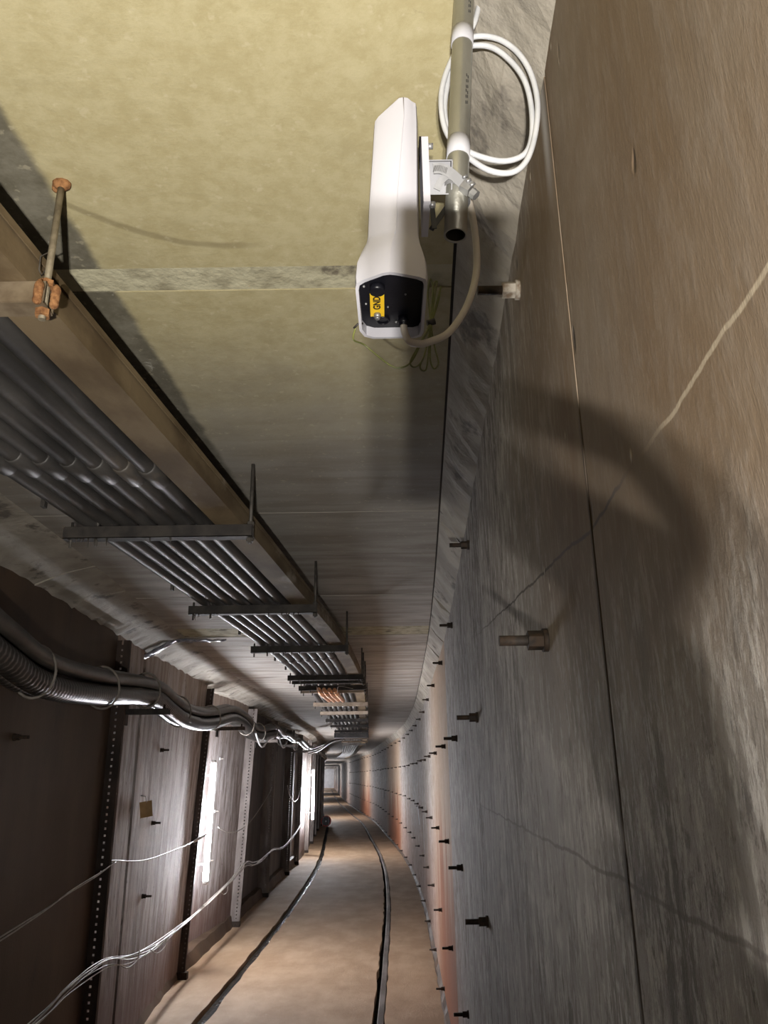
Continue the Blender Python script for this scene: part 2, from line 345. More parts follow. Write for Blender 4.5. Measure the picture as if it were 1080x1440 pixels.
def tag(o, label=None, cat=None, group=None, kind=None):
    if label: o['label'] = label
    if cat: o['category'] = cat
    if group: o['group'] = group
    if kind: o['kind'] = kind
    return o
def thing(name, loc, label, cat, group=None):
    o = bpy.data.objects.new(name, None); o.location = loc; o.empty_display_size = 0.05
    COL.objects.link(o)
    return tag(o, label, cat, group)
def struct(name):
    o = bpy.data.objects.new(name, None); COL.objects.link(o); o['kind'] = 'structure'
    return o
def copy_tree(o, parent=None):
    c = o.copy(); COL.objects.link(c); c.parent = parent
    for ch in list(o.children): copy_tree(ch, c)
    return c
def interp(tab, y):
    # monotone-ish cubic through a table of (y, x)
    n = len(tab)
    if y <= tab[0][0]:
        s = (tab[1][1] - tab[0][1]) / (tab[1][0] - tab[0][0]); return tab[0][1] + s * (y - tab[0][0])
    if y >= tab[-1][0]:
        s = (tab[-1][1] - tab[-2][1]) / (tab[-1][0] - tab[-2][0]); return tab[-1][1] + s * (y - tab[-1][0])
    for i in range(n - 1):
        if y <= tab[i + 1][0]: break
    def sl(k):
        if k == 0: return (tab[1][1] - tab[0][1]) / (tab[1][0] - tab[0][0])
        if k == n - 1: return (tab[-1][1] - tab[-2][1]) / (tab[-1][0] - tab[-2][0])
        return (tab[k + 1][1] - tab[k - 1][1]) / (tab[k + 1][0] - tab[k - 1][0])
    h = tab[i + 1][0] - tab[i][0]; t = (y - tab[i][0]) / h
    return (tab[i][1] * (1 - t) ** 2 * (1 + 2 * t) + sl(i) * h * t * (1 - t) ** 2 + tab[i + 1][1] * t * t * (3 - 2 * t) - sl(i + 1) * h * t * t * (1 - t))
def smooth(pts, k=6):
    pts = [Vector(p) for p in pts]; out = []
    for i in range(len(pts) - 1):
        p0 = pts[max(i - 1, 0)]; p1 = pts[i]; p2 = pts[i + 1]; p3 = pts[min(i + 2, len(pts) - 1)]
        for j in range(k):
            t = j / k
            out.append(0.5 * ((2 * p1) + (p2 - p0) * t + (2 * p0 - 5 * p1 + 4 * p2 - p3) * t * t + (3 * p1 - p0 - 3 * p2 + p3) * t ** 3))
    out.append(pts[-1])
    return out
def sstep(y, a, b):
    t = min(1, max(0, (y - a) / (b - a))); return t * t * (3 - 2 * t)

# ------------------------------------------------------------------ tunnel shape
XR_T = [(-3, 0.05), (0, 0.188), (1.15, 0.24), (2.7, 0.308), (4.25, 0.37), (5.8, 0.418), (7.4, 0.45), (9, 0.475), (12.2, 0.508), (16.5, 0.46), (20, 0.32), (24, 0.08), (33, -0.5), (40, -1.2), (62, -3.25), (114, -7.3)]
xr = lambda y: interp(XR_T, y)
XL_T = [(-3, -1.72), (3, -1.72), (5.2, -1.80), (8.25, -1.86), (10.9, -1.85), (13, -1.90), (17, -1.95), (20, -1.99), (24, -2.17), (28, -2.40), (33, -2.60), (40, -3.45), (62, -5.6), (114, -9.65)]
xl = lambda y: interp(XL_T, y)
lean = lambda y: 0.13 * sstep(y, 5.5, 8.3) * (1 - 0.6 * sstep(y, 11, 15))
xlz = lambda y, z: xl(y) - lean(y) * (1 - max(0, min(1, z / 2.7)))
CEIL = CAMZ + 1.01
WTOP = CAMZ + 0.90
WTOPL = CAMZ + 0.925
YEND = 128.0
chr_ = lambda y: xr(y) - 0.095            # ceiling edge at the right cove
chl_ = lambda y: xl(y) + 0.30 - 0.03 * sstep(y, 5.5, 8)
def ysteps(a, b, d):
    k = max(1, int(math.ceil((b - a) / d))); return [a + (b - a) * i / k for i in range(k + 1)]
def sweep(a, b, d, prof, name, m, parent=None):
    mb = MB()
    mb.loft([[(x, y, z) for x, z in prof(y)] for y in ysteps(a, b, d)])
    return mb.build(name, m, parent)
def bounds(first, step, far, farstep):
    out = list(first)
    while out[-1] < far: out.append(out[-1] + step)
    while out[-1] < YEND: out.append(out[-1] + farstep)
    out[-1] = YEND
    return out

# right wall: backing with cast panels set on it, dark joints between
wall_right = sweep(-3, YEND, 1.0, lambda y: [(xr(y) + 0.03, 0), (xr(y) + 0.03, WTOP + 0.1), (xr(y) + 0.16, WTOP + 0.1), (xr(y) + 0.16, 0)], 'wall_right', M['gap'])
wall_right['kind'] = 'structure'
RB = bounds([-3, -1.2, 0.80, 2.78, 5.45], 2.6, 60, 8)
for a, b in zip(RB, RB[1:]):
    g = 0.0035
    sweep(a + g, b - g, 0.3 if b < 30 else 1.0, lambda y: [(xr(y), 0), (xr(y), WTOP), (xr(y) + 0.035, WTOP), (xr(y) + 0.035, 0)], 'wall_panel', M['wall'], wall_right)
# ceiling
ceiling = sweep(-3, YEND, 1.0, lambda y: [(xl(y) - 0.1, CEIL + 0.006), (xr(y) + 0.1, CEIL + 0.006), (xr(y) + 0.1, CEIL + 0.15), (xl(y) - 0.1, CEIL + 0.15)], 'ceiling', M['ink'])
ceiling['kind'] = 'structure'
CB = bounds([-3, -1.5, 0.0, 1.37, 1.45, 2.965, 4.5, 5.53, 5.88, 6.32, 7.9, 9.5, 11.2], 1.6, 60, 6)
for a, b in zip(CB, CB[1:]):
    strip = (b - a) < 0.1 or abs(a - 5.53) < 0.01
    g = 0.0012 if a < 1.5 else 0.0065
    dz = 0.0015 if strip else 0
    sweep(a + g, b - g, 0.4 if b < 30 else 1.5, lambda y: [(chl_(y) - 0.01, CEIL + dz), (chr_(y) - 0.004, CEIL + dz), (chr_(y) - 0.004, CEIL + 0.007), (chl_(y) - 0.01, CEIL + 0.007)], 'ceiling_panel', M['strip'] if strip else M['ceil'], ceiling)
# coves between walls and ceiling, in cast lengths with rough lower edges
trim_1 = struct('trim_1')
TB = bounds([-3, -1.5, 0.0, 1.62, 3.1, 4.55, 5.55, 6.35], 1.55, 60, 8)
rnd = random.Random(3)
for a, b in zip(TB, TB[1:]):
    jit = {}
    def prof(y):
        k = round(y, 3)
        if k not in jit: jit[k] = (rnd.uniform(-0.008, 0.008), rnd.uniform(-0.006, 0.006))
        e, q = jit[k]
        x = xr(y)
        return [(x - 0.092, CEIL + 0.001), (x - 0.045 + q, CEIL - 0.062 + q), (x + 0.002, WTOP - 0.004 + e), (x + 0.03, WTOP + 0.01), (x + 0.03, CEIL + 0.02), (x - 0.092, CEIL + 0.02)]
    sweep(a + 0.004, b - 0.004, 0.07 if b < 12 else 0.5, prof, 'cove_block', M['cove'], trim_1)
trim_2 = struct('trim_2')
TB2 = bounds([-3, -1.2, 0.6, 2.3, 3.75, 4.3, 5.85, 7.5, 9.0], 1.55, 60, 8)
for a, b in zip(TB2, TB2[1:]):
    jit = {}
    def prof(y):
        k = round(y, 3)
        if k not in jit: jit[k] = (rnd.uniform(-0.012, 0.012), rnd.uniform(-0.008, 0.008))
        e, q = jit[k]
        x = xl(y); c = chl_(y)
        return [(c, CEIL + 0.001), (0.45 * c + 0.55 * x + q, CEIL - 0.036), (x - 0.002, WTOPL - 0.006 + e), (x - 0.21, WTOPL + 0.004), (x - 0.21, CEIL + 0.02), (c, CEIL + 0.02)]
    sweep(a + 0.004, b - 0.004, 0.09 if b < 16 else 0.5, prof, 'cove_block', M['cove'], trim_2)
# left wall
wall_left = sweep(-3, YEND, 0.5, lambda y: [(xlz(y, 0) - 0.19, 0), (xlz(y, 2.7) - 0.19, WTOPL + 0.05), (xlz(y, 2.7) - 0.3, WTOPL + 0.05), (xlz(y, 0) - 0.3, 0)], 'wall_left', M['gap'])
wall_left['kind'] = 'structure'
LSTR = [5.2, 8.25, 10.9, 13.4, 16.2, 18.0, 20.7, 23.4, 26.1, 28.8, 31.5, 34.2]
LP = [(-3, -0.3, 'lbrown', 0), (-0.3, 2.4, 'lbrown', 0), (2.4, 5.2, 'lbrown', 0), (5.22, 5.86, 'lconc', 0.0), (5.95, 8.25, 'lconc', 0.01), (8.26, 10.9, 'lconc', 0.15)]
y = 10.9
while y < YEND - 1:
    s = 2.6 if y < 40 else 8
    LP.append((y, min(y + s, YEND), 'lgrey' if y < 17.5 else 'lconc', 0.10 if y < 17.5 else 0.02)); y += s
for a, b, m, rec in LP:
    rc = (lambda y: 0.15 - 0.11 * sstep(y, 8.6, 10.8)) if rec == 0.15 else (lambda y: rec)
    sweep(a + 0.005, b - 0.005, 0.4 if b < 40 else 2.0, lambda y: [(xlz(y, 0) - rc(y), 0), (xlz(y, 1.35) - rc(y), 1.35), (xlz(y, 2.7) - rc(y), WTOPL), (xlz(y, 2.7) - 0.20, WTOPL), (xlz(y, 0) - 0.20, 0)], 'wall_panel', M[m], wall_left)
# floor in three strips with two rail grooves
floor = sweep(-3, YEND, 1.0, lambda y: [(xlz(y, 0) - 0.3, -0.3), (xlz(y, 0) - 0.3, -0.075), (xr(y) + 0.16, -0.075), (xr(y) + 0.16, -0.3)], 'floor', M['groove'])
floor['kind'] = 'structure'
gl = lambda y: xr(y) - 1.915               # left groove centre
gr = lambda y: xr(y) - 0.535               # right groove centre
jr = random.Random(11)
jt = [jr.uniform(-1, 1) for _ in range(4000)]
jn = lambda y, k: jt[int(y * 5 + 60 + k * 997) % 4000]
def slab(fa, fb, nm):
    for a, b in ((-3, 20), (20, 60), (60, YEND)):
        d = 0.2 if b <= 20 else 1.0
        sweep(a, b, d, lambda y: [(fa(y), -0.075), (fa(y), 0), (fb(y), 0), (fb(y), -0.075)], nm, M['floor'], floor)
slab(lambda y: xlz(y, 0) - 0.16, lambda y: gl(y) - 0.05 + 0.010 * jn(y, 0), 'floor_slab')
slab(lambda y: gl(y) + 0.05 + 0.012 * jn(y, 1), lambda y: gr(y) - 0.055 + 0.012 * jn(y, 2), 'floor_slab')
slab(lambda y: gr(y) + 0.045 + 0.008 * jn(y, 3), lambda y: xr(y) + 0.02, 'floor_slab')
# kerb on the right, footing on the left
bb = sweep(-3, 60, 0.2, lambda y: [(xr(y) - 0.035 + 0.006 * jn(y, 4), 0), (xr(y) - 0.03 + 0.006 * jn(y, 4), 0.03 + 0.008 * jn(y, 5)), (xr(y) + 0.01, 0.055 + 0.01 * jn(y, 6)), (xr(y) + 0.01, 0)], 'baseboard_right', M['lbrown']); bb['kind'] = 'structure'
bb = sweep(5.3, 40, 0.2, lambda y: [(xlz(y, 0) - 0.16, 0), (xlz(y, 0) - 0.16, 0.15), (xlz(y, 0) - 0.02, 0.13 + 0.012 * jn(y, 7)), (xlz(y, 0) + 0.01 + 0.01 * jn(y, 8), 0)], 'baseboard_left', M['lbrown']); bb['kind'] = 'structure'
wall_far = MB().box(((xl(YEND) + xr(YEND)) / 2, YEND + 0.1, 1.4), (3.2, 0.2, 3.2)).build('wall_far', M['farwall']); wall_far['kind'] = 'structure'
wall_back = MB().box((-0.8, -3.1, 1.4), (2.6, 0.2, 3.2)).build('wall_back', M['lconc']); wall_back['kind'] = 'structure'

# rails and wet groove
def rail(name, c, w_, top, label, seg, m='rail'):
    t = thing(name, (c(-3), -3, -0.075), label, 'rail')
    off = Vector(t.location)
    for a, b in seg:
        mb = MB()
        mb.loft([[(c(y) - w_ / 2, y, -0.075), (c(y) - w_ / 2, y, top - 0.004), (c(y) - w_ / 2 + 0.006, y, top), (c(y) + w_ / 2 - 0.006, y, top), (c(y) + w_ / 2, y, top - 0.004), (c(y) + w_ / 2, y, -0.075)] for y in ysteps(a, b, 0.4 if b < 40 else 1.5)])
        mb.build('rail_length', M[m], t, off)
    return t
rail('tunnel_rail', lambda y: gr(y) + 0.012, 0.052, -0.002, 'worn dark steel rail sunk in the floor near the right wall', [(-3, 10.2), (10.22, 18), (18.02, 40), (40.02, YEND)])
rail('tunnel_rail', lambda y: gl(y) - 0.020, 0.05, -0.034, 'black steel rail sunk in a wet groove on the left of the floor', [(-3, 14), (14.02, 40), (40.02, YEND)], 'groove')
wt = sweep(-3, 45, 0.25, lambda y: [(gl(y) + 0.010, -0.076), (gl(y) + 0.010, -0.012), (gl(y) + 0.048, -0.012), (gl(y) + 0.048, -0.076)], 'water', M['water'])
tag(wt, 'shiny water lying in the groove beside the left rail', 'water', kind='stuff')

# ------------------------------------------------------------------ wall bolts
def make_bolt(nutmat='bolt'):
    t = bpy.data.objects.new('anchor_bolt', None); t.empty_display_size = 0.03; COL.objects.link(t)
    # local: protrudes along -X from the wall at the origin
    MB().cyl((0.004, 0, 0), (-0.072, 0, 0), 0.008, 10).build('shaft', M['bolt'], t)
    MB().hexn((-0.008, 0, 0), (-0.030, 0, 0), 0.0145).build('nut', M[nutmat], t)
    MB().cyl((0.003, 0, 0), (-0.008, 0, 0), 0.0175, 12).build('washer', M[nutmat], t)
    return t
bolt0 = make_bolt(); bolt1 = make_bolt('boltpale')
ROWS = [(2.57, 'top row', 0), (1.965, 'second row', 0), (1.33, 'third row', 1), (0.69, 'fourth row', 2), (0.09, 'lowest row', 3)]
ORD = ['nearest'] + [q + ' nearest' for q in 'second third fourth fifth sixth seventh eighth ninth tenth eleventh twelfth thirteenth fourteenth fifteenth sixteenth seventeenth eighteenth nineteenth twentieth'.split()]
used = set()
for (z, rn, k0) in ROWS:
    for k in range(k0, 34):
        yb = 1.15 + 1.562 * k
        src = bolt1 if (k == 0 and z > 2.5) else bolt0
        if src in used: o = copy_tree(src)
        else: o = src; used.add(src)
        jz = jr.uniform(-0.012, 0.012)
        o.location = (xr(yb), yb, z + jz)
        i = k - k0
        adj = 'rusty bolt with pale nut' if src is bolt1 else ('dark rusty bolt with nut' if i < 8 else 'tiny distant bolt')
        if i < 20:
            tag(o, '%s, %s in the %s of the right wall' % (adj, ORD[i], rn), 'bolt', 'bolts in the right wall, ' + rn)
        else:
            tag(o, 'tiny distant bolt, beyond the twentieth in the %s of the right wall' % rn, 'bolt', 'distant bolts in the right wall, ' + rn)

# ------------------------------------------------------------------ overhead tray: trunking, conduits, hangers
XT_T = [(-3, -0.90), (0, -0.655), (1.11, -0.56), (2.46, -0.435), (3.7, -0.335), (5.0, -0.24), (6.7, -0.19), (7.75, -0.195), (9.1, -0.215), (10.4, -0.245), (11.8, -0.28), (13.2, -0.305), (14.8, -0.345), (20, -0.50), (24, -0.74), (33, -1.32), (40, -2.02), (62, -4.07)]
xt = lambda y: interp(XT_T, y)              # right end of the crossbars
BAR_T = CAMZ + 0.790                        # top of the bars
t = thing('cable_trunking', (xt(0), 0, BAR_T), 'long brown dusty rectangular trunking along the right side of the overhead conduits', 'trunking')
off = Vector(t.location)
TRK = ysteps(-2.0, 40, 0.25)
def tr(y, prof): return [(xt(y) + x, y, z) for x, z in prof]
MB().loft([tr(y, [(-0.120, BAR_T), (-0.030, BAR_T), (-0.030, BAR_T + 0.064), (-0.120, BAR_T + 0.064)]) for y in TRK]).build('body', M['trunk'], t, off)
MB().loft([tr(y, [(-0.133, BAR_T + 0.0645), (-0.0275, BAR_T + 0.0645), (-0.0275, BAR_T + 0.054), (-0.025, BAR_T + 0.054), (-0.025, BAR_T + 0.0685), (-0.133, BAR_T + 0.0685)]) for y in TRK]).build('lid', M['trunk'], t, off)
CR = 0.0235
PNAME = ['first', 'second', 'third', 'fourth', 'fifth', 'sixth', 'seventh']
for k in range(7):
    dx = -0.172 - 0.0625 * k
    t = thing('conduit', (xt(0) + dx, 0, BAR_T + CR), 'dark grey conduit under the ceiling, %s to the left of the brown trunking' % PNAME[k], 'conduit', 'conduits in the overhead tray')
    off = Vector(t.location)
    cz = BAR_T + CR
    MB().tube([(xt(y) + dx, y, cz) for y in ysteps(-2, 40, 0.4)], CR, 12).build('tube', M['conduit'], t, off)
    for yc in (2.03 - 0.02 * k, 5.6 + 0.03 * k, 10.0, 14.0):
        MB().tube([(xt(yy) + dx, yy, cz) for yy in (yc - 0.06, yc - 0.055, yc, yc + 0.055, yc + 0.06)], lambda i: CR + (0.001 if i in (0, 4) else 0.0045), 12).build('coupling', M['conduit'], t, off)
HY = [1.12, 2.45, 3.72, 4.97, 6.5, 6.76, 7.3, 7.55, 9.05, 10.35, 11.75, 13.1, 14.7, 16.2, 17.7, 19.3, 21.0]
HMAT = ['bar0', 'bar', 'bar', 'bar', 'bar', 'bar', 'bar', 'barw', 'barw', 'barw', 'bar', 'bar', 'bar', 'bar', 'barw', 'barw', 'bar']
OR2 = ['nearest', 'second nearest', 'third nearest', 'fourth nearest', 'fifth nearest', 'sixth nearest', 'seventh nearest', 'eighth nearest', 'ninth nearest', 'tenth nearest', 'eleventh nearest']
for k, (yh, hm) in enumerate(zip(HY, HMAT)):
    x1 = xt(yh); x0 = x1 - 0.62
    adj = {'bar0': 'brown rusty', 'bar': 'dark steel', 'barw': 'warm grey'}[hm]
    lab = '%s crossbar on a hanging rod under the conduits, %s to the camera' % (adj, ORD[k])
    t = thing('trapeze_hanger', (x1, yh, BAR_T - 0.041), lab, 'hanger', 'hangers of the overhead conduits')
    off = Vector(t.location)
    zt, zb = BAR_T - 0.0005, BAR_T - 0.042
    ang = Matrix.Rotation(math.radians(rnd.uniform(-0.6, 0.6)), 3, 'Z')
    mb = MB()
    # slotted channel, open side up
    cx = (x0 + x1) / 2; L = x1 - x0
    mb.box((cx, yh, zb + 0.0015), (L, 0.041, 0.003)).box((cx, yh - 0.019, (zb + zt) / 2), (L, 0.003, 0.041)).box((cx, yh + 0.019, (zb + zt) / 2), (L, 0.003, 0.041))
    mb.box((cx, yh - 0.0145, zt - 0.0015), (L, 0.009, 0.003)).box((cx, yh + 0.0145, zt - 0.0015), (L, 0.009, 0.003))
    mb.build('crossbar', M[hm], t, off)
    rm = M['rod'] if k == 0 else M['rodd']
    xrod = x1 - 0.008
    MB().cyl((xrod, yh, zb - 0.02), (xrod, yh, CEIL + 0.01), 0.0062, 10).build('rod', rm, t, off)
    nm = M['rust'] if k == 0 else M['rodd']
    MB().hexn((xrod, yh, zb - 0.014), (xrod, yh, zb - 0.002), 0.0125).build('nut', nm, t, off)
    MB().hexn((xrod, yh, zt + 0.001), (xrod, yh, zt + 0.013), 0.0125).build('nut', nm, t, off)
    xl2 = x0 + 0.1042
    MB().cyl((xl2, yh, zb - 0.02), (xl2, yh, CEIL + 0.01), 0.0055, 8).build('rod', M['rodd'], t, off)
    MB().cyl((x0 + 0.02, yh, zb - 0.025), (x0 + 0.02, yh, zt + 0.02), 0.005, 8).build('stub_bolt', M['rodd'], t, off)
    if 1 <= k <= 5:
        mb = MB()
        for q in range(9):
            xx = x0 + 0.03 + (x1 - x0 - 0.06) * rnd.random() ** (1.6 if k == 1 else 1); ln2 = rnd.uniform(0.008, 0.034)
            mb.tube([(xx, yh - 0.017, zb + 0.004), (xx + rnd.uniform(-0.003, 0.003), yh - 0.017, zb - ln2 * 0.6), (xx + rnd.uniform(-0.003, 0.003), yh - 0.017, zb - ln2)], lambda i: (0.0032, 0.002, 0.0008)[i], 5)
        o = mb.build('mineral_drips', M['rodd'], t, off); o['kind'] = 'stuff'
    if k == 0:
        mb = MB(); mb.sphere((xrod, yh, CEIL - 0.003), 0.017, 10, 6, (1, 0.8, 0.7)); mb.sphere((xrod - 0.011, yh + 0.006, CEIL - 0.006), 0.009, 8, 5)
        mb.build('rusty_anchor', M['rust'], t, off)
        # two rusty beam clips at the bar end, and a wire tie on the rod
        for dx, dy, hh in ((-0.008, -0.025, 0.036), (0.014, -0.010, 0.034)):
            MB().sphere((x1 + dx, yh + dy, zb + 0.018), 0.0085, 10, 8, (0.95, 0.9, hh / 0.0125)).sphere((x1 + dx + 0.002, yh + dy - 0.003, zb + 0.026), 0.0082, 9, 6, (1, 1, 1.3)).sphere((x1 + dx - 0.001, yh + dy + 0.002, zb + 0.004), 0.0075, 9, 6, (1.1, 1, 1.2)).build('rusty_clip', M['rust'], t, off)
        MB().tube([(xrod - 0.001, yh, zt + 0.075), (xrod - 0.012, yh - 0.012, zt + 0.055), (xrod - 0.012, yh - 0.01, zt + 0.03), (xrod - 0.008, yh - 0.006, zt + 0.02), (xrod, yh, zt + 0.05)], 0.0012, 5).build('tie_wire', M['rodd'], t, off)

for k in range(5):
    yy = (2.22, 3.35, 4.5, 5.6, 6.1)[k]
    o = [c for c in bpy.data.objects if c.name == 'conduit.006'][0]
    xx = xt(yy) - 0.172 - 0.0625 * 6
    MB().box((xx - 0.012, yy, BAR_T + CR * 1.1 + 0.012), (0.05, 0.03, CR * 1.6)).box((xx - 0.035, yy + 0.01, BAR_T + 0.012), (0.012, 0.022, 0.030)).build('strap', M['rodd'], o, o.location)
# box, copper tubes and slanting pipes at the far part of the tray
t = thing('copper_tube_bundle', (-0.55, 7.45, BAR_T - 0.1), 'short bundle of copper coloured tubes under the conduits far ahead', 'tubes')
off = Vector(t.location)
for k in range(4):
    xx = -0.60 + 0.046 * k
    MB().tube([(xx, 6.98 + 0.02 * k, BAR_T - 0.066), (xx + 0.01, 7.3, BAR_T - 0.085), (xx + 0.03, 7.85 + 0.05 * (k % 2), BAR_T - 0.085)], lambda i: 0.018, 10).build('tube', M['copper'], t, off)
MB().tube(smooth([(-0.61, 6.9, BAR_T - 0.05), (-0.58, 7.0, BAR_T - 0.09), (-0.45, 7.1, BAR_T - 0.09), (-0.42, 6.95, BAR_T - 0.045), (-0.30, 7.05, BAR_T - 0.055)]), 0.003, 6).build('wire', M['tie'], t, off)
t = thing('junction_box', (-0.72, 14.9, BAR_T - 0.13), 'dark steel box hung below the far end of the conduits', 'box')
off = Vector(t.location)
MB().box((-0.66, 14.95, BAR_T - 0.088), (0.62, 0.40, 0.085)).build('body', M['dark'], t, off)
MB().box((-0.66, 14.74, BAR_T - 0.09), (0.56, 0.012, 0.055)).build('cover', M['conduit'], t, off)
for k in range(3):
    lab = ['upper', 'middle', 'lower'][k] + ' pale pipe slanting from the far conduits down to the left wall'
    o = MB().tube(smooth([(-0.75 - 0.05 * k, 15.6 + 0.1 * k, BAR_T - 0.06 - 0.02 * k), (-1.1 - 0.03 * k, 16.6, BAR_T - 0.10 - 0.02 * k), (-1.55, 18.0 + 0.2 * k, BAR_T - 0.17 - 0.035 * k), (-1.84, 18.6 + 0.2 * k, BAR_T - 0.21 - 0.04 * k)], 4), 0.020, 8).build('slanting_pipe', M['strut'])
    tag(o, lab, 'pipe', 'pipes slanting to the left wall')

# ------------------------------------------------------------------ perforated struts on the left wall
SN = ORD
for k, ys in enumerate(LSTR):
    wdt = 0.060 if k == 1 else 0.085
    xo = xl(ys)
    dark = k in (0, 1)
    lab = ('%s upright strip full of holes on the left wall, %s to the camera' % ('dark' if dark else 'grey', SN[k])) if k < 6 else 'far upright perforated strip on the left wall, %s to the camera' % SN[k]
    t = thing('perforated_strut', (xo, ys, 0), lab, 'strut', 'struts on the left wall')
    off = Vector(t.location)
    mb = MB(); H0, H1 = 0.06, 2.66
    ln = lean(ys)
    sh = lambda z: -ln * (1 - z / 2.7)
    def slat(xa, xb, za, zb_):
        mb.loft([[(xo + xa + sh(za), ys - 0.006, za), (xo + xb + sh(za), ys - 0.006, za), (xo + xb + sh(za), ys, za), (xo + xa + sh(za), ys, za)],
                 [(xo + xa + sh(zb_), ys - 0.006, zb_), (xo + xb + sh(zb_), ys - 0.006, zb_), (xo + xb + sh(zb_), ys, zb_), (xo + xa + sh(zb_), ys, zb_)]])
    slat(-0.05 if k in (1, 2) else (-0.095 if k in (3, 4) else -0.015), 0.030, H0, H1); slat(0.044, wdt, H0, H1)
    z = H0
    while z < H1 - 0.02:
        slat(0.030, 0.044, z, z + 0.027); z += 0.041
    mb.build('plate', M['strutd'] if dark else M['strut'], t, off)
    if k == 1:
        MB().loft([[(xo + 0.02 + sh(z), ys + 0.012, z), (xo + 0.06 + sh(z), ys + 0.012, z), (xo + 0.06 + sh(z), ys + 0.016, z), (xo + 0.02 + sh(z), ys + 0.016, z)] for z in (H0, H1)]).build('backing', M['strut'], t, off)
    MB().loft([[(xo + wdt - 0.004 + sh(z), ys, z), (xo + wdt + sh(z), ys, z), (xo + wdt + sh(z), ys + 0.03, z), (xo + wdt - 0.004 + sh(z), ys + 0.03, z)] for z in (H0, H1)]).build('flange', M['strutd'] if dark else M['strut'], t, off)
    MB().box((xo + 0.03 + sh(0), ys, 0.03), (0.12, 0.07, 0.06)).build('foot', M['bolt'], t, off)

# ------------------------------------------------------------------ lamp tubes
LY = [8.55, 20.0, 37.0, 55.0, 75.0, 96.0, 112.0, 124.5]
for k, yl in enumerate(LY):
    xc = xl(yl) + (0.035 if k == 0 else (0.17 if k == 1 else 0.04))
    lab = ['bright lit lamp tube standing on the left wall, nearest to the camera', 'bright lit lamp tube on the left wall beyond the dark panels'][k] if k < 2 else 'distant lit lamp tube, %s along the left wall' % SN[k]
    t = thing('lamp_tube', (xc, yl, 0.75), lab, 'lamp', 'lamp tubes on the left wall')
    off = Vector(t.location)
    dxl = -0.02 if k == 0 else 0
    MB().cyl((xc + dxl, yl, 0.80), (xc, yl, 1.92), 0.027, 16).build('tube', M['tube'], t, off)
    MB().cyl((xc + dxl, yl, 0.765), (xc + dxl, yl, 0.80), 0.029, 14).build('end_cap', M['endcap'], t, off)
    MB().cyl((xc, yl, 1.92), (xc, yl, 1.955), 0.029, 14).build('end_cap', M['endcap'], t, off)
    for zc in (0.95, 1.8):
        MB().box(((xc + xlz(yl, zc) - (0.14 if k == 0 else 0.025)) / 2, yl, zc), (abs(xc - xlz(yl, zc) + (0.14 if k == 0 else 0.025)), 0.02, 0.015)).build('clip', M['endcap'], t, off)

# ------------------------------------------------------------------ thick cables on the left wall
t = thing('cable_bundle', (-1.6, 4.0, 2.2), 'thick bundle of black and grey sheathed cables sagging along the left wall', 'cables')
off = Vector(t.location)
CP = [(-1.52, -2.2, 2.44), (-1.52, -0.6, 2.36), (-1.52, 0.8, 2.46), (-1.52, 1.9, 2.50), (-1.52, 2.5, 2.41), (-1.52, 3.05, 2.29), (-1.53, 3.5, 2.225), (-1.54, 4.2, 2.245), (-1.56, 4.95, 2.31), (-1.57, 5.4, 2.335), (-1.57, 5.75, 2.30), (-1.57, 6.2, 2.265), (-1.60, 6.9, 2.27), (-1.62, 7.6, 2.32), (-1.64, 8.35, 2.40), (-1.64, 9.0, 2.39), (-1.66, 9.8, 2.31), (-1.68, 10.7, 2.34), (-1.70, 11.6, 2.40), (-1.72, 12.6, 2.35), (-1.74, 13.6, 2.40), (-1.76, 14.8, 2.36), (-1.80, 16.0, 2.40), (-1.84, 17.5, 2.34), (-1.90, 19.0, 2.36), (-2.06, 22, 2.34), (-2.5, 29, 2.36), (-3.3, 38, 2.34)]
CP = [((x if y < 4.4 else xl(y) + 0.225), y, z) for x, y, z in CP]
cs_ = smooth(CP, 14)
SPEC = [(0.012, -0.045, 0.056, 'cable', True, 'corrugated_cable'), (0.030, 0.048, 0.036, 'cablegrey', False, 'sheathed_cable'), (-0.040, 0.030, 0.038, 'cable', False, 'sheathed_cable'), (-0.060, -0.050, 0.034, 'cable', True, 'corrugated_cable'), (-0.025, 0.078, 0.020, 'cable', False, 'sheathed_cable')]
for q, (dx, dz, r, m, cor, nm) in enumerate(SPEC):
    if cor:
        pts = []
        cs2 = smooth(CP[:19], 60)
        pts = [p + Vector((dx + 0.006 * math.sin(p.y * 2.3 + q), 0, dz + 0.008 * math.sin(p.y * 1.7 + q * 2))) for p in cs2]
        acc = [0.0]
        for i in range(1, len(pts)): acc.append(acc[-1] + (pts[i] - pts[i - 1]).length)
        MB().tube(pts, lambda i: r * (1 + 0.035 * math.sin(acc[i] * 2 * PI / 0.035)), 12).build(nm, M[m], t, off)
    else:
        pts = [p + Vector((dx + 0.008 * math.sin(p.y * 2.1 + q * 1.3), 0, dz + 0.010 * math.sin(p.y * 1.5 + q * 2.1))) for p in cs_]
        MB().tube(pts, r, 10).build(nm, M[m], t, off)
for yt in (3.42, 4.3, 5.2, 6.15, 7.4, 9.3, 10.2, 11.4, 12.9, 14.2, 15.4, 17.0):
    i = min(range(len(cs_)), key=lambda j: abs(cs_[j].y - yt)); p = cs_[i]
    tdir = (cs_[i + 1] - cs_[i - 1]).normalized()
    u = Vector((1, 0, 0)); v = tdir.cross(u).normalized()
    ring = [p + u * (0.094 * math.cos(a) - 0.008) + v * (0.112 * math.sin(a)) + tdir * (0.02 * math.sin(a)) for a in [2 * PI * j / 20 for j in range(20)]]
    MB().tube(ring, 0.0065, 6, closed=True).build('cable_tie', M['tie'], t, off)
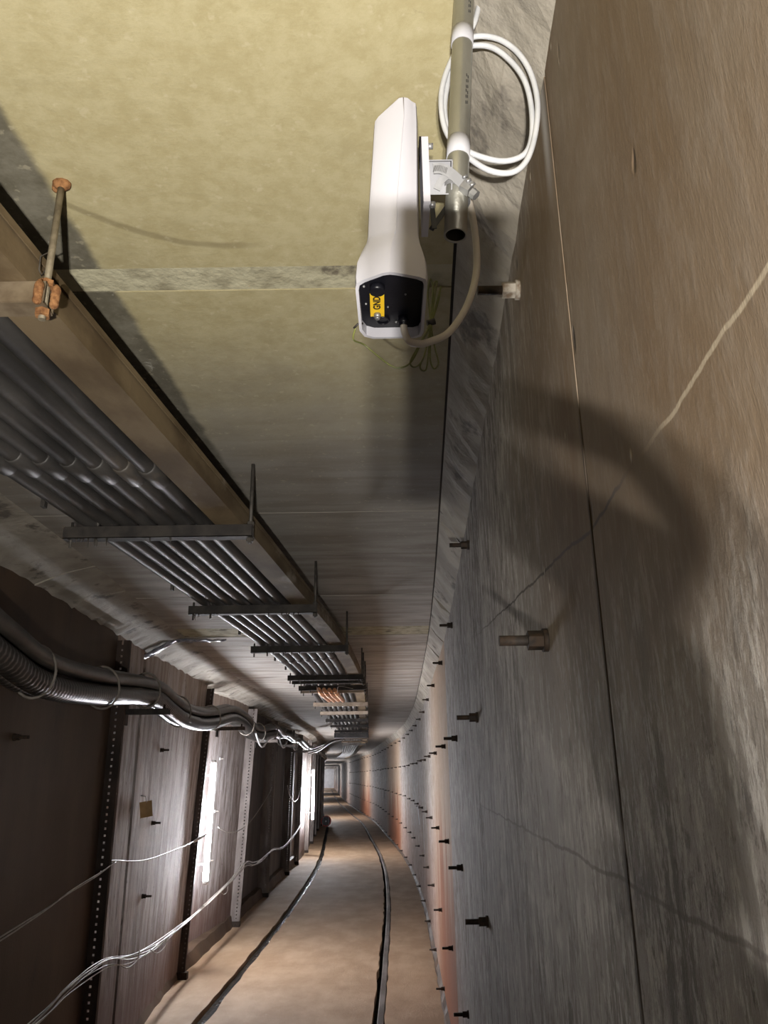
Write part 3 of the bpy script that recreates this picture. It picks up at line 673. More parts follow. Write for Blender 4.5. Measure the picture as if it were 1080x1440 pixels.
for k, (yb, zb_, ln_) in enumerate(((5.25, 2.215, 0.9), (8.45, 2.285, 0.7), (10.95, 2.255, 0.6), (13.45, 2.28, 0.5), (16.25, 2.27, 0.5))):
    lab = ['dark', 'brown', 'pale', 'grey', 'grey'][k] + ' bracket arm carrying the thick cables, ' + SN[k] + ' to the camera'
    b = thing('cable_bracket', (xl(yb), yb, zb_), lab, 'bracket', 'brackets under the thick cables')
    o2 = Vector(b.location)
    x0 = xl(yb) + 0.085
    MB().box((x0 + 0.10, yb + 0.05, zb_), (0.34, 0.05, 0.006)).box((x0 + 0.10, yb + 0.025, zb_ - 0.016), (0.34, 0.004, 0.034)).box((x0 + 0.10, yb + 0.075, zb_ - 0.016), (0.34, 0.004, 0.034)).build('arm', M['bar'] if k == 0 else (M['strut'] if k > 1 else M['bolt']), b, o2)
    MB().box((x0 - 0.02, yb + 0.05, zb_ - 0.03), (0.012, 0.09, 0.14)).build('plate', M['bar'], b, o2)
    MB().cyl((x0 + 0.235, yb + 0.05, zb_ - 0.03), (x0 + 0.235, yb + 0.05, zb_ + 0.03), 0.008, 8).build('bolt', M['bolt'], b, o2)
# white loops hanging below the far cables
for k, (yl, r) in enumerate(((9.95, 0.09), (12.2, 0.08), (14.0, 0.09))):
    i = min(range(len(cs_)), key=lambda j: abs(cs_[j].y - yl)); p = cs_[i]
    pts = [p + Vector((0.09, -0.5 + s, -0.05 - 0.13 * math.sin(PI * s))) for s in [j / 12 for j in range(13)]]
    o = MB().tube(pts, 0.011, 7).build('hanging_wire', M['whitecable'])
    tag(o, 'white wire looping below the thick cables, %s of three' % ['nearest', 'middle', 'farthest'][k], 'wire', 'white wires under the thick cables')

# ------------------------------------------------------------------ thin wires along the left wall
def onwall(pts, out=0.03):
    return [(xlz(y, z) + out, y, z) for y, z in pts]
t = thing('thin_wire', (-1.8, 5.3, 1.29), 'pale thin wire sagging on the left wall and ending at the near lamp tube', 'wire')
off = Vector(t.location)
for k in range(2):
    MB().tube([p + Vector((0, 0, 0.012 * k * math.sin(p.y * 3))) for p in smooth(onwall([(-2.0, 1.20), (-0.3, 1.05), (1.2, 1.20), (2.6, 1.10), (3.98, 1.18), (4.44, 1.217), (4.92, 1.25), (5.25, 1.292)], 0.10 + 0.004 * k), 6)], 0.0035, 6).build('strand', M['wire'], t, off)
MB().tube(smooth([(-1.70, 5.25, 1.292), (-1.74, 5.32, 1.295), (-1.79, 6.16, 1.215), (-1.79, 6.95, 1.21), (-1.75, 7.6, 1.24)], 8), 0.0045, 6).build('strand', M['wire'], t, off)
MB().tube([(-1.75, 7.55, 1.237), (-1.745, 7.9, 1.262), (-1.74, 8.15, 1.285)], lambda i: 0.012, 8).build('plug', M['whitecable'], t, off)
o = MB().tube(smooth(onwall([(9.2, 1.26), (9.9, 1.16), (10.8, 1.16), (11.7, 1.26), (13.0, 1.50), (13.35, 1.62)], 0.05), 6), 0.006, 6).build('thin_wire', M['wire'])
tag(o, 'thin grey wire drooping between the lamp tube and the fourth strut', 'wire')
o = MB().tube(smooth(onwall([(15.3, 1.62), (15.8, 1.42), (16.6, 1.30), (17.4, 1.34), (17.95, 1.55)], 0.08), 6), 0.010, 6).build('thin_wire', M['whitecable'])
tag(o, 'short white wire drooping on the dark wall before the second lamp tube', 'wire')
t = thing('wire_bundle', (-1.8, 5.3, 0.7), 'loose bundle of thin pale wires sagging low along the left wall', 'wires')
off = Vector(t.location)
WL = [(-2.0, 0.72), (-0.2, 0.60), (1.2, 0.72), (2.4, 0.60), (4.13, 0.715), (4.6, 0.755), (5.25, 0.752), (5.78, 0.665), (6.7, 0.585), (8.0, 0.555), (9.0, 0.585), (9.9, 0.64), (10.85, 0.735), (11.6, 0.66), (12.45, 0.64), (13.5, 0.68), (14.5, 0.62), (15.6, 0.62), (17.0, 0.70), (18.1, 0.80)]
for k in range(6):
    ph = k * 1.1
    pts = [p + Vector((0.012 * math.cos(ph + p.y * 0.9), 0, 0.014 * math.sin(ph * 1.7 + p.y * 1.3) - 0.012 * (k % 3) * abs(math.sin(p.y * 1.1 + k)))) for p in smooth(onwall(WL, 0.105), 8)]
    MB().tube(pts, 0.0036, 5).build('strand', M['wire'], t, off)
for k, (yy, zz) in enumerate(((9.35, 0.60), (6.35, 0.60), (5.5, 0.68))):
    MB().tube(smooth([(xlz(yy, zz) + 0.11, yy, zz), (xlz(yy, zz) + 0.12, yy + 0.15, zz - 0.05), (xlz(yy, zz) + 0.12, yy + 0.35, zz - 0.045), (xlz(yy, zz) + 0.11, yy + 0.42, zz + 0.0)], 5), 0.004, 5).build('loose_end', M['wire'], t, off)

# small things on the left wall
for k, (yb, zb_, lab) in enumerate(((6.62, 1.998, 'uppermost of three dark bolts on the lit left wall panel'), (6.55, 1.448, 'dark bolt below the brown tag on the lit left wall panel'), (6.45, 0.941, 'lowest of three dark bolts on the lit left wall panel'), (3.75, 1.97, 'dark bolt on the near brown wall panel at left'))):
    o = copy_tree(bolt0); o.rotation_euler.z = PI; o.location = (xlz(yb, zb_) - (0.01 if yb > 6 else 0), yb, zb_)
    o.name = 'anchor_bolt'; tag(o, lab, 'bolt', 'bolts on the left wall')
for k, (yb, zb_, lab) in enumerate(((9.6, 1.99, 'pale wall plug right of the lamp tube, highest of three'), (9.6, 1.41, 'pale wall plug right of the lamp tube, middle of three'), (9.6, 0.89, 'pale wall plug right of the lamp tube, lowest of three'))):
    xw = xlz(yb, zb_) - 0.095
    t = thing('wall_plug', (xw, yb, zb_), lab, 'plug', 'pale plugs on the left wall'); off = Vector(t.location)
    MB().cyl((xw - 0.004, yb, zb_), (xw + 0.05, yb, zb_), 0.009, 8).build('stem', M['tie'], t, off)
    MB().cyl((xw - 0.003, yb, zb_), (xw + 0.012, yb, zb_), 0.018, 10).build('collar', M['whitecable'], t, off)
xw = xlz(6.2, 1.57) - 0.01
t = thing('card_tag', (xw + 0.02, 6.15, 1.65), 'small brown card tag hanging on the lit left wall panel', 'tag'); off = Vector(t.location)
MB().box((xw + 0.055, 6.12, 1.565), (0.003, 0.09, 0.11), Matrix.Rotation(-1.05, 3, 'Z') @ Matrix.Rotation(0.15, 3, 'X')).build('card', M['card'], t, off)
MB().tube([(xw, 6.13, 1.66), (xw + 0.045, 6.12, 1.655), (xw + 0.055, 6.12, 1.61)], 0.003, 5).build('string', M['whitecable'], t, off)
MB().cyl((xw - 0.003, 6.13, 1.66), (xw + 0.02, 6.13, 1.66), 0.004, 6).build('nail', M['bolt'], t, off)

mem = thing('plastic_sheet', (xl(5.9) + 0.2, 5.9, 2.72), 'crumpled grey blue plastic sheet hanging from the ceiling joint above the left wall', 'sheet'); off = Vector(mem.location)
mb = MB(); rings = []
rm_ = random.Random(5)
for i in range(22):
    f = i / 21
    cx_ = xl(5.9) - 0.02 + 0.62 * f; cz_ = min(CEIL - 0.012, WTOPL - 0.05 + 0.13 * min(1, f / 0.4)) - 0.012 * rm_.random()
    wv = 0.05 * (1 - 0.7 * f) + 0.014 * rm_.random()
    rings.append([(cx_ + rm_.uniform(-0.008, 0.008), 5.9 + wv * math.cos(a) * 0.8, cz_ + wv * 0.30 * math.sin(a) + rm_.uniform(-0.008, 0.004)) for a in [2 * PI * j / 9 for j in range(9)]])
mb.loft(rings).build('folds', M['membrane'], mem, off)
# cable reel far down on the floor
cy, cx = 31.0, gl(31.0) - 0.05
t = thing('cable_reel', (cx, cy, 0), 'small round reel with a red rim standing far down the tunnel floor', 'reel'); off = Vector(t.location)
for dy in (-0.09, 0.09):
    MB().tube([(cx + 0.17 * math.cos(a), cy + dy, 0.19 + 0.17 * math.sin(a)) for a in [2 * PI * j / 24 for j in range(24)]], 0.018, 8, closed=True).build('rim', M['red'], t, off)
    MB().cyl((cx, cy + dy - 0.006, 0.19), (cx, cy + dy + 0.006, 0.19), 0.16, 24).build('flange', M['dark'], t, off)
MB().cyl((cx, cy - 0.09, 0.19), (cx, cy + 0.09, 0.19), 0.11, 16).build('drum', M['cable'], t, off)
MB().cyl((cx, cy - 0.13, 0.19), (cx, cy - 0.09, 0.19), 0.03, 10).build('hub', M['whitecable'], t, off)
MB().tube([(cx - 0.12, cy - 0.12, 0.02), (cx - 0.10, cy - 0.12, 0.33), (cx + 0.10, cy - 0.12, 0.37), (cx + 0.12, cy - 0.12, 0.02)], 0.012, 6).build('handle', M['whitecable'], t, off)
# small white card and splash on the far right wall
yw = 27.5
o = MB().box((xr(yw) - 0.006, yw, 1.15), (0.008, 0.35, 0.22)).build('wall_card', M['whitecable']); tag(o, 'tiny white card on the far curve of the right wall', 'card')
yw = 13.0
t = thing('hanging_strip', (xr(yw) - 0.03, yw, 1.30), 'narrow white strip hanging from a bolt on the right wall curve', 'strip'); off = Vector(t.location)
MB().loft([[(xr(yw) - 0.055, yw - 0.02, 1.31), (xr(yw) - 0.035, yw - 0.02, 1.31), (xr(yw) - 0.035, yw + 0.02, 1.31), (xr(yw) - 0.055, yw + 0.02, 1.31)], [(xr(yw) - 0.022, yw - 0.01, 1.04), (xr(yw) - 0.016, yw - 0.01, 1.04), (xr(yw) - 0.016, yw + 0.01, 1.04), (xr(yw) - 0.022, yw + 0.01, 1.04)]]).build('strip', M['whitecable'], t, off)
MB().cyl((xr(yw) + 0.002, yw, 1.312), (xr(yw) - 0.07, yw, 1.312), 0.006, 6).build('hook', M['bolt'], t, off)

# ------------------------------------------------------------------ the wireless antenna unit, its pole, clamp and cables
PY = 0.77
pole = thing('mounting_pole', (0.093, PY, 2.39), 'galvanised steel pole hanging from the ceiling with two pale tape bands', 'pole'); off = Vector(pole.location)
pp = lambda z: Vector((0.090 + (z - 2.39) * 0.073, PY, z))
RP = 0.0138
mb = MB()
mb.tube([pp(2.388), pp(2.50), pp(2.65), pp(CEIL + 0.01)], RP, 28, caps=False)
mb.tube([pp(2.388), pp(2.50), pp(2.65), pp(CEIL + 0.01)], RP - 0.0018, 28, caps=False)
a0 = [len(mb.v) - 8 * 28 + j for j in range(28)]; b0 = [len(mb.v) - 4 * 28 + j for j in range(28)]
for j in range(28):
    mb.quad(a0[j], a0[(j + 1) % 28], b0[(j + 1) % 28], b0[j])
mb.build('tube', M['galv'], pole, off)
MB().tube([pp(2.4705), pp(2.470), pp(2.3895)], lambda i: 0.001 if i == 0 else RP - 0.0021, 24, caps=False).build('shade_lining', M['ink'], pole, off)  # black lining added inside the pipe, standing for the shade there
for z0, z1 in ((2.503, 2.531), (2.688, 2.714)):
    MB().tube([pp(z0), pp((z0 + z1) / 2), pp(z1)], RP + 0.0008, 28).build('tape_band', M['tape'], pole, off)
# faint stamped marks on the pole (too worn to read)
for z0 in (2.58, 2.735):
    mb = MB()
    for k in range(6):
        zz = z0 + 0.0085 * k
        c = pp(zz); a = math.radians(-58)
        d = Vector((math.cos(a), math.sin(a), 0)); tt = Vector((-math.sin(a), math.cos(a), 0))
        for q in range(2):
            mb.box(c + d * (RP + 0.0001) + tt * (0.0022 * (q - 0.5)) + Vector((0, 0, 0.001 * ((k + q) % 3))), (0.0005, 0.0011, 0.0045), Matrix((d, tt, Vector((0, 0, 1)))).transposed())
    o = mb.build('stamped_marks', M['dark'], pole, off); o['kind'] = 'stuff'

ant = thing('wireless_antenna', (0.015, 0.765, 2.287), 'white plastic wireless antenna unit hung beside the steel pole, open black underside', 'antenna'); off = Vector(ant.location)
def ring(l, r, yn, yf, rx, z, k=1.0):
    # ridge towards the viewer at rx, back side on the right
    w_ = r - l; d = yf - yn
    P = [(l, yn + 0.22 * d), (l + 0.02 * w_, yn + 0.15 * d), (l + 0.10 * w_, yn + 0.105 * d), (rx - 0.10 * w_, yn + 0.012 * d), (rx, yn), (rx + 0.10 * w_, yn + 0.012 * d), (r - 0.12 * w_, yn + 0.07 * d), (r - 0.03 * w_, yn + 0.105 * d), (r, yn + 0.17 * d),
         (r, yf - 0.10 * d), (r - 0.03 * w_, yf - 0.03 * d), (r - 0.12 * w_, yf), (rx, yf), (l + 0.22 * w_, yf), (l + 0.09 * w_, yf - 0.04 * d), (l + 0.02 * w_, yf - 0.14 * d)]
    return [(x, y, z) for x, y in P]
def bow(rg, amt):
    return rg
outer = [ring(-0.028, 0.0510, 0.699, 0.832, 0.010, 2.287), ring(-0.0285, 0.0515, 0.699, 0.832, 0.010, 2.296), ring(-0.027, 0.0505, 0.7005, 0.830, 0.011, 2.315),
         ring(-0.022, 0.0475, 0.704, 0.822, 0.013, 2.330), ring(-0.0165, 0.0445, 0.708, 0.812, 0.016, 2.343), ring(-0.0145, 0.0435, 0.710, 0.808, 0.018, 2.352),
         ring(-0.0125, 0.0440, 0.711, 0.806, 0.020, 2.40), ring(-0.008, 0.0455, 0.712, 0.803, 0.026, 2.47), ring(-0.0055, 0.0465, 0.713, 0.801, 0.030, 2.515)]
inner = [ring(-0.0245, 0.0475, 0.7035, 0.828, 0.010, 2.2868), ring(-0.0245, 0.0475, 0.7035, 0.828, 0.010, 2.300)]
mb = MB()
top = [(x, y, 2.5185 + 0.024 * min(1, max(0, (x + 0.0055) / 0.030))) for x, y, z in ring(-0.0050, 0.0463, 0.714, 0.800, 0.030, 2.52)]
topi = [(0.022 + (x - 0.022) * 0.90, 0.757 + (y - 0.757) * 0.93, z + 0.0035) for x, y, z in top]
mb.loft([inner[1], inner[0], *outer, top, topi], False, True, True)
body = mb.build('housing', M['white'], ant, off)
for p in body.data.polygons: p.use_smooth = True
body.data.set_sharp_from_angle(angle=math.radians(34))
sa = body.data.attributes.get('sharp_edge') or body.data.attributes.new('sharp_edge', 'BOOLEAN', 'EDGE')
for e in body.data.edges:
    if e.vertices[0] % 16 == 4 and e.vertices[1] % 16 == 4 and min(e.vertices) >= 32: sa.data[e.index].value = True
MB().tube([Vector(rg[4]) + Vector((0, 0.0002, 0)) for rg in outer[4:] + [top]], 0.0007, 6).build('seam', M['white'], ant, off)
MB().loft([[Vector(p) + Vector((0, 0, 0.0)) for p in inner[1]], [Vector(p) + Vector((0, 0, 0.006)) for p in inner[1]]]).build('port_plate', M['blackp'], ant, off)
PZ = 2.300
# sticker with GND, its screw, a boss, a socket, small screws
st = MB().box((-0.0045, 0.779, PZ - 0.0006), (0.0165, 0.046, 0.0008)).build('ground_label', M['yellow'], ant, off); st['label'] = 'yellow sticker reading GND'
tc = bpy.data.curves.new('label_text', 'FONT'); tc.body = 'GND'; tc.size = 0.0115; tc.align_x = 'CENTER'; tc.align_y = 'CENTER'; tc.extrude = 0.0001; tc.offset = 0.0004
tmp = bpy.data.objects.new('tmp', tc); COL.objects.link(tmp); bpy.context.view_layer.update()
tme = bpy.data.meshes.new_from_object(tmp.evaluated_get(bpy.context.evaluated_depsgraph_get())); bpy.data.objects.remove(tmp)
to = bpy.data.objects.new('label_text', tme); COL.objects.link(to); tme.materials.clear(); tme.materials.append(M['ink'])
to.matrix_world = Matrix(((0, -1, 0, -0.0045 - off.x), (-1, 0, 0, 0.774 - off.y), (0, 0, -1, PZ - 0.0012 - off.z), (0, 0, 0, 1)))
to.parent = st; to.matrix_parent_inverse = Matrix.Identity(4)
sc = MB().cyl((-0.0045, 0.797, PZ), (-0.0045, 0.797, PZ - 0.006), 0.0042, 16).cyl((-0.0045, 0.797, PZ - 0.006), (-0.0045, 0.797, PZ - 0.0085), 0.0042, 16, 0.002).build('ground_screw', M['chrome'], ant, off)
MB().cyl((-0.004, 0.743, PZ + 0.001), (-0.004, 0.743, PZ - 0.008), 0.0085, 18).build('rubber_boss', M['blackp'], ant, off)
MB().tube([(0.002 + 0.0075 * math.cos(a), 0.811 + 0.0075 * math.sin(a), PZ - 0.001) for a in [2 * PI * j / 20 for j in range(20)]], 0.0013, 6, closed=True).build('socket_ring', M['blackp'], ant, off)
for (sx, sy, sr) in ((-0.019, 0.742, 0.0016), (-0.0175, 0.776, 0.0015), (0.008, 0.783, 0.0013), (0.018, 0.815, 0.0016), (0.021, 0.818, 0.001), (0.032, 0.812, 0.0016), (0.028, 0.758, 0.0014)):
    MB().sphere((sx, sy, PZ - 0.0006), sr, 8, 5).build('plate_screw', M['chrome'], ant, off)
MB().cyl((0.0265, 0.806, PZ), (0.0265, 0.806, PZ - 0.010), 0.0062, 14).build('cable_gland', M['blackp'], ant, off)
MB().tube([(-0.022, 0.804, 2.291), (-0.028, 0.802, 2.289), (-0.033, 0.806, 2.286)], 0.0013, 6).build('tie_stub', M['ink'], ant, off)
MB().box((0.0530, 0.764, 2.507), (0.0068, 0.022, 0.030)).build('dark_block', M['blackp'], ant, off)  # small black block beside the housing, above the mounting plate
# mounting plate, screws and channel bracket on the back (right) side
MB().box((0.0545, 0.758, 2.449), (0.0080, 0.062, 0.094)).build('mounting_plate', M['white'], ant, off)
for z in (2.489, 2.404):
    MB().cyl((0.0575, 0.735, z), (0.0645, 0.735, z), 0.0036, 12).build('plate_bolt', M['chrome'], ant, off)
BC = Vector((0.0730, 0.757, 2.4625)); EU = Vector((0, -0.643, 0.766)); EN = Vector((0, -0.766, -0.643)); EX = Vector((1, 0, 0))
BR = Matrix((EX, EU, EN)).transposed()
mb = MB()
mb.box(BC - EN * 0.007, (0.0285, 0.0375, 0.0014), BR)
mb.box(BC + EU * 0.0185 + EN * 0.0015, (0.0285, 0.0014, 0.017), BR).box(BC - EU * 0.0185 + EN * 0.0015, (0.0285, 0.0014, 0.017), BR)
mb.box(BC + EX * 0.0138 + EU * 0.011 + EN * 0.0015, (0.0014, 0.015, 0.017), BR).box(BC + EX * 0.0138 - EU * 0.0125 + EN * 0.0015, (0.0014, 0.012, 0.017), BR)
mb.build('channel_bracket', M['galvplate'], ant, off)
for s in (-1, 1):
    MB().box((0.068 + 0.004 * s, 0.772 + 0.003 * s, 2.418), (0.006, 0.0016, 0.040), Matrix.Rotation(0.30 * s + 0.25, 3, 'Y')).build('brace', M['dark'], ant, off)

clamp = thing('hose_clamp', (0.094, PY, 2.455), 'shiny worm drive hose clamp gripping the steel pole and bracket', 'clamp'); off = Vector(clamp.location)
def band(pts, wz, th, up0=Vector((0, 0, 1))):
    mb = MB(); rings = []
    for i, p in enumerate(pts):
        p = Vector(p); a = Vector(pts[max(i - 1, 0)]); b = Vector(pts[min(i + 1, len(pts) - 1)])
        t_ = (b - a).normalized(); up = up0.copy(); up = (up - t_ * up.dot(t_)).normalized(); nn = t_.cross(up)
        rings.append([p + up * wz / 2 + nn * th / 2, p - up * wz / 2 + nn * th / 2, p - up * wz / 2 - nn * th / 2, p + up * wz / 2 - nn * th / 2])
    return mb.loft(rings)
cc = pp(2.448)
arcp = []
for j in range(25):
    a = math.radians(205 + j * 260 / 24)
    arcp.append((cc.x + 0.0158 * math.cos(a), PY + 0.0158 * math.sin(a), 2.452 - 0.010 * math.cos(a - 0.3)))
band(arcp, 0.0115, 0.0009).build('band', M['band'], clamp, off)
sp = [BC + EX * x + EU * u + EN * 0.012 for x, u in ((-0.0085, 0.0095), (-0.001, 0.0098), (0.008, 0.0068), (0.0165, 0.0010), (0.0265, -0.0075))]
band(smooth(sp, 5), 0.0115, 0.0009, EU).build('strap_end', M['band'], clamp, off)
sp2 = [BC + EX * x + EU * u + EN * 0.009 for x, u in ((-0.004, -0.0135), (0.001, -0.004), (0.009, 0.002), (0.0165, -0.0005))]
band(smooth(sp2, 5), 0.0085, 0.0009, EU).build('strap_loop', M['band'], clamp, off)
for k, p in enumerate(smooth(sp[:3], 6)[1:-1]):
    MB().box(p + EN * 0.0006, (0.0008, 0.0066, 0.0005), BR @ Matrix.Rotation(-0.25, 3, 'Z')).build('thread_slot', M['ink'], clamp, off)
MB().box((0.104, 0.753, 2.444), (0.012, 0.011, 0.014), Matrix.Rotation(0.6, 3, 'Y')).build('screw_housing', M['chrome'], clamp, off)
for k in range(3):
    MB().tube([(0.0995 + 0.0042 * k, 0.7465, 2.4525 - 0.0058 * k), (0.1045 + 0.0042 * k, 0.7465, 2.4555 - 0.0058 * k)], 0.0019, 8).build('worm_thread', M['chrome'], clamp, off)
MB().hexn((0.110, 0.753, 2.437), (0.115, 0.753, 2.431), 0.0062).build('screw_head', M['chrome'], clamp, off)

# white cable coil behind the pole
t = thing('cable_coil', (0.14, 0.80, 2.51), 'white network cable coiled twice and hung behind the steel pole', 'cable'); off = Vector(t.location)
C1 = [(0.162, 0.788, CEIL + 0.012), (0.146, 0.790, 2.800), (0.134, 0.792, 2.757), (0.1215, 0.797, 2.735), (0.108, 0.800, 2.716), (0.090, 0.800, 2.668), (0.0835, 0.801, 2.625), (0.088, 0.801, 2.578), (0.105, 0.800, 2.546), (0.135, 0.799, 2.514), (0.165, 0.798, 2.505), (0.187, 0.797, 2.520), (0.202, 0.797, 2.560), (0.2105, 0.797, 2.615), (0.2065, 0.797, 2.665), (0.192, 0.797, 2.704), (0.170, 0.798, 2.730), (0.145, 0.800, 2.741), (0.124, 0.802, 2.737),
      (0.106, 0.804, 2.712), (0.0945, 0.806, 2.665), (0.0885, 0.807, 2.62), (0.093, 0.807, 2.58), (0.110, 0.806, 2.553), (0.138, 0.805, 2.536), (0.165, 0.804, 2.530), (0.189, 0.804, 2.541), (0.2005, 0.804, 2.570), (0.2035, 0.804, 2.620), (0.1975, 0.804, 2.666), (0.180, 0.805, 2.703), (0.156, 0.806, 2.728), (0.128, 0.807, 2.732), (0.110, 0.805, 2.726), (0.102, 0.800, 2.70)]
MB().tube(smooth(C1, 8), 0.0038, 10).build('loop', M['whitecable'], t, off)
t = thing('network_cord', (0.07, 0.80, 2.26), 'grey white cord curving from the antenna underside up behind the pole', 'cable'); off = Vector(t.location)
MB().tube(smooth([(0.0265, 0.806, 2.295), (0.0275, 0.806, 2.280), (0.033, 0.803, 2.2655), (0.045, 0.801, 2.2605), (0.058, 0.80, 2.263), (0.080, 0.80, 2.275), (0.102, 0.80, 2.309), (0.1155, 0.80, 2.352), (0.1185, 0.80, 2.395), (0.1155, 0.797, 2.44), (0.1105, 0.793, 2.47), (0.106, 0.792, 2.51), (0.105, 0.793, 2.56)], 8), 0.0043, 12).build('cord', M['greycord'], t, off)
MB().tube([(0.0265, 0.806, 2.298), (0.0268, 0.806, 2.288)], 0.0052, 12).build('plug_sleeve', M['blackp'], t, off)
# green ground wire with a tie
t = thing('ground_wire', (0.05, 0.842, 2.26), 'thin green ground wire looped and tied beside the antenna underside', 'wire'); off = Vector(t.location)
G1 = [(-0.031, 0.806, 2.286), (-0.034, 0.822, 2.280), (-0.022, 0.842, 2.285), (-0.006, 0.846, 2.272), (0.010, 0.846, 2.258), (0.022, 0.846, 2.254), (0.036, 0.846, 2.262), (0.050, 0.846, 2.290), (0.062, 0.846, 2.318), (0.070, 0.846, 2.365), (0.072, 0.846, 2.378), (0.067, 0.846, 2.37), (0.061, 0.846, 2.318), (0.046, 0.846, 2.285), (0.035, 0.846, 2.262), (0.041, 0.846, 2.255), (0.052, 0.847, 2.27), (0.061, 0.847, 2.315), (0.060, 0.847, 2.36), (0.064, 0.847, 2.383), (0.067, 0.847, 2.36), (0.0625, 0.847, 2.318), (0.055, 0.848, 2.28), (0.047, 0.848, 2.256), (0.054, 0.848, 2.252), (0.058, 0.848, 2.275), (0.0625, 0.848, 2.315), (0.074, 0.848, 2.36), (0.077, 0.848, 2.372), (0.073, 0.848, 2.35), (0.0635, 0.848, 2.315), (0.066, 0.849, 2.285), (0.070, 0.849, 2.262), (0.064, 0.849, 2.254), (0.060, 0.849, 2.268), (0.062, 0.849, 2.305)]
MB().tube(smooth(G1, 6), 0.0011, 6).build('strand', M['green'], t, off)
MB().tube([(0.0575, 0.847, 2.317), (0.0675, 0.847, 2.320)], 0.0042, 8).build('black_tie', M['ink'], t, off)


# ------------------------------------------------------------------ the person taking the picture, behind the camera (their lamp throws the big shadow of hand and phone)
def P3(r, u, d=0.0):
    return Vector((0, 0, CAMZ)) + RGT * r + UPV * u + FWD * d
ph = thing('phone', P3(0.022, -0.055, -0.012), 'black phone held upright in a raised hand', 'phone'); off = Vector(ph.location)
rot = Matrix((RGT, UPV, FWD)).transposed()
MB().box(P3(0.017, -0.053, -0.010), (0.061, 0.146, 0.008), rot).build('case', M['blackp'], ph, off)
MB().box(P3(0.017, -0.053, -0.0143), (0.056, 0.140, 0.0006), rot).build('screen', M['dark'], ph, off)
person = thing('person', (0.0, -0.75, 0), 'person in dark work clothes with a headlamp, holding up a phone', 'person'); off = Vector(person.location)
def skin_chain(name, verts, edges, radii, m, sub=2, root=0):
    me = bpy.data.meshes.new(name)
    me.from_pydata([tuple(Vector(v) - off) for v in verts], edges, [])
    o = bpy.data.objects.new(name, me); COL.objects.link(o); o.parent = person
    o.modifiers.new('skin', 'SKIN').use_smooth_shade = True
    for i, r in enumerate(radii):
        rr = r if isinstance(r, tuple) else (r, r)
        me.skin_vertices[0].data[i].radius = rr
    me.skin_vertices[0].data[root].use_root = True
    s = o.modifiers.new('sub', 'SUBSURF'); s.levels = sub; s.render_levels = sub
    me.materials.append(m)
    return o
BY = -0.72
BX = -0.09
wrist = P3(0.085, -0.215, -0.02)
V = [(0, BY - 0.02, 0.92), (0, BY, 1.08), (0, BY, 1.24), (0, BY - 0.01, 1.36), (0, BY + 0.01, 1.44),
     (-0.09, BY - 0.02, 0.88), (-0.10, BY, 0.48), (-0.10, BY - 0.03, 0.09), (-0.11, BY + 0.12, 0.04),
     (0.09, BY - 0.02, 0.88), (0.10, BY, 0.48), (0.10, BY - 0.03, 0.09), (0.11, BY + 0.12, 0.04),
     (0.15, BY, 1.35), (0.135, BY + 0.20, 1.20), tuple(wrist),
     (-0.18, BY, 1.35), (-0.24, BY + 0.02, 1.08), (-0.22, BY + 0.14, 0.86)]
Ed = [(0, 1), (1, 2), (2, 3), (3, 4), (0, 5), (5, 6), (6, 7), (7, 8), (0, 9), (9, 10), (10, 11), (11, 12), (3, 13), (13, 14), (14, 15), (3, 16), (16, 17), (17, 18)]
Rr = [(0.15, 0.10), (0.14, 0.095), (0.16, 0.10), (0.13, 0.085), 0.055, 0.085, 0.06, 0.045, 0.04, 0.085, 0.06, 0.045, 0.04, 0.06, 0.046, 0.029, 0.06, 0.045, 0.03]
V = [(v[0] + (BX if i != 15 else 0), v[1], v[2]) for i, v in enumerate(V)]
skin_chain('body', V, Ed, Rr, M['coat'])
mb = MB(); hc = Vector((BX, BY + 0.02, 1.575))
mb.sphere(hc, 0.1, 20, 14, (0.76, 0.95, 1.18))
mb.loft([[hc + Vector((0.018 * math.cos(a), 0.088, 0.018 * math.sin(a) - 0.02)) for a in [2 * PI * j / 8 for j in range(8)]], [hc + Vector((0.012 * math.cos(a), 0.112, 0.010 * math.sin(a) - 0.028)) for a in [2 * PI * j / 8 for j in range(8)]]], smooth=True)
for s in (-1, 1): mb.sphere(hc + Vector((0.077 * s, 0.0, -0.005)), 0.03, 8, 6, (0.35, 0.7, 1.0))
mb.cyl(hc + Vector((0, -0.01, -0.17)), hc + Vector((0, 0, -0.07)), 0.052, 14)
mb.build('head', M['skin'], person, off)
for s in (-1, 1): MB().sphere(hc + Vector((0.031 * s, 0.084, 0.012)), 0.011, 8, 6).build('eye', M['ink'], person, off)
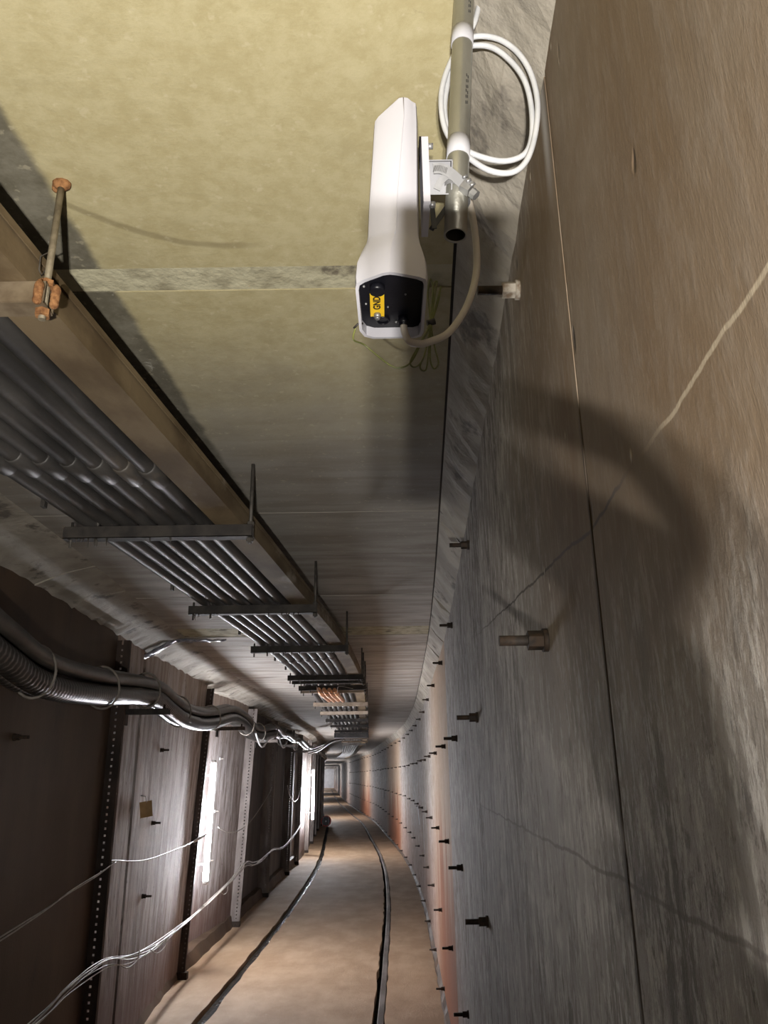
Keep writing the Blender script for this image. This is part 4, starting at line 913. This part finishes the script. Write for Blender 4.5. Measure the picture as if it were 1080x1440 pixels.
MB().sphere(hc + Vector((0, 0.082, -0.062)), 0.022, 10, 6, (1, 0.4, 0.32)).build('mouth', M['face'], person, off)
mb = MB(); rings = []
for i in range(8):
    th = PI * 0.52 * i / 7 + 0.02
    rings.append([hc + Vector((0.083 * math.sin(th) * math.cos(2 * PI * j / 18), 0.102 * math.sin(th) * math.sin(2 * PI * j / 18) - 0.022, 0.125 * math.cos(th))) for j in range(18)])
mb.loft(rings, True, True, True); mb.build('hair', M['hair'], person, off)
# chest lamp on a strap at the lamp's place
MB().cyl(LAMP + Vector((0, -0.035, 0)), LAMP + Vector((0, -0.016, 0)), 0.028, 18).build('lamp_case', M['blackp'], person, off)
MB().tube([LAMP + Vector((0, -0.03, 0)), Vector((BX + 0.04, BY + 0.12, 1.47)), Vector((BX, BY + 0.05, 1.45))], 0.008, 8).build('lamp_arm', M['blackp'], person, off)
# right hand: palm right of the phone, fingers curled round its right edge and back, thumb at the screen side
pv_ = [P3(0.082, -0.215, -0.02), P3(0.078, -0.175, -0.022), P3(0.074, -0.135, -0.022), P3(0.070, -0.112, -0.020)]
skin_chain('palm', pv_, [(0, 1), (1, 2), (2, 3)], [0.024, 0.025, 0.024, 0.020], M['skin'], 2)
for q, (u0, L_) in enumerate(((-0.063, 1.0), (-0.096, 1.05), (-0.113, 1.0), (-0.129, 0.85))):
    v = [P3(0.078, -0.128 - 0.003 * q, -0.018), P3(0.088, (u0 - 0.010 if q else -0.088), -0.010), P3(0.078, u0, 0.008), P3(0.052, u0 + 0.001, 0.006), P3(0.036 - 0.008 * L_, u0 + 0.002, 0.003)]
    skin_chain('finger', v, [(0, 1), (1, 2), (2, 3), (3, 4)], [0.0095, 0.0094, 0.0090, 0.0080, 0.0068] if q else [0.0105, 0.0115, 0.0120, 0.0115, 0.0085], M['skin'], 2)
v = [P3(0.080, -0.150, -0.026), P3(0.070, -0.118, -0.032), P3(0.052, -0.098, -0.030), P3(0.034, -0.088, -0.024)]
skin_chain('thumb', v, [(0, 1), (1, 2), (2, 3)], [0.013, 0.0115, 0.0100, 0.0085], M['skin'], 2)
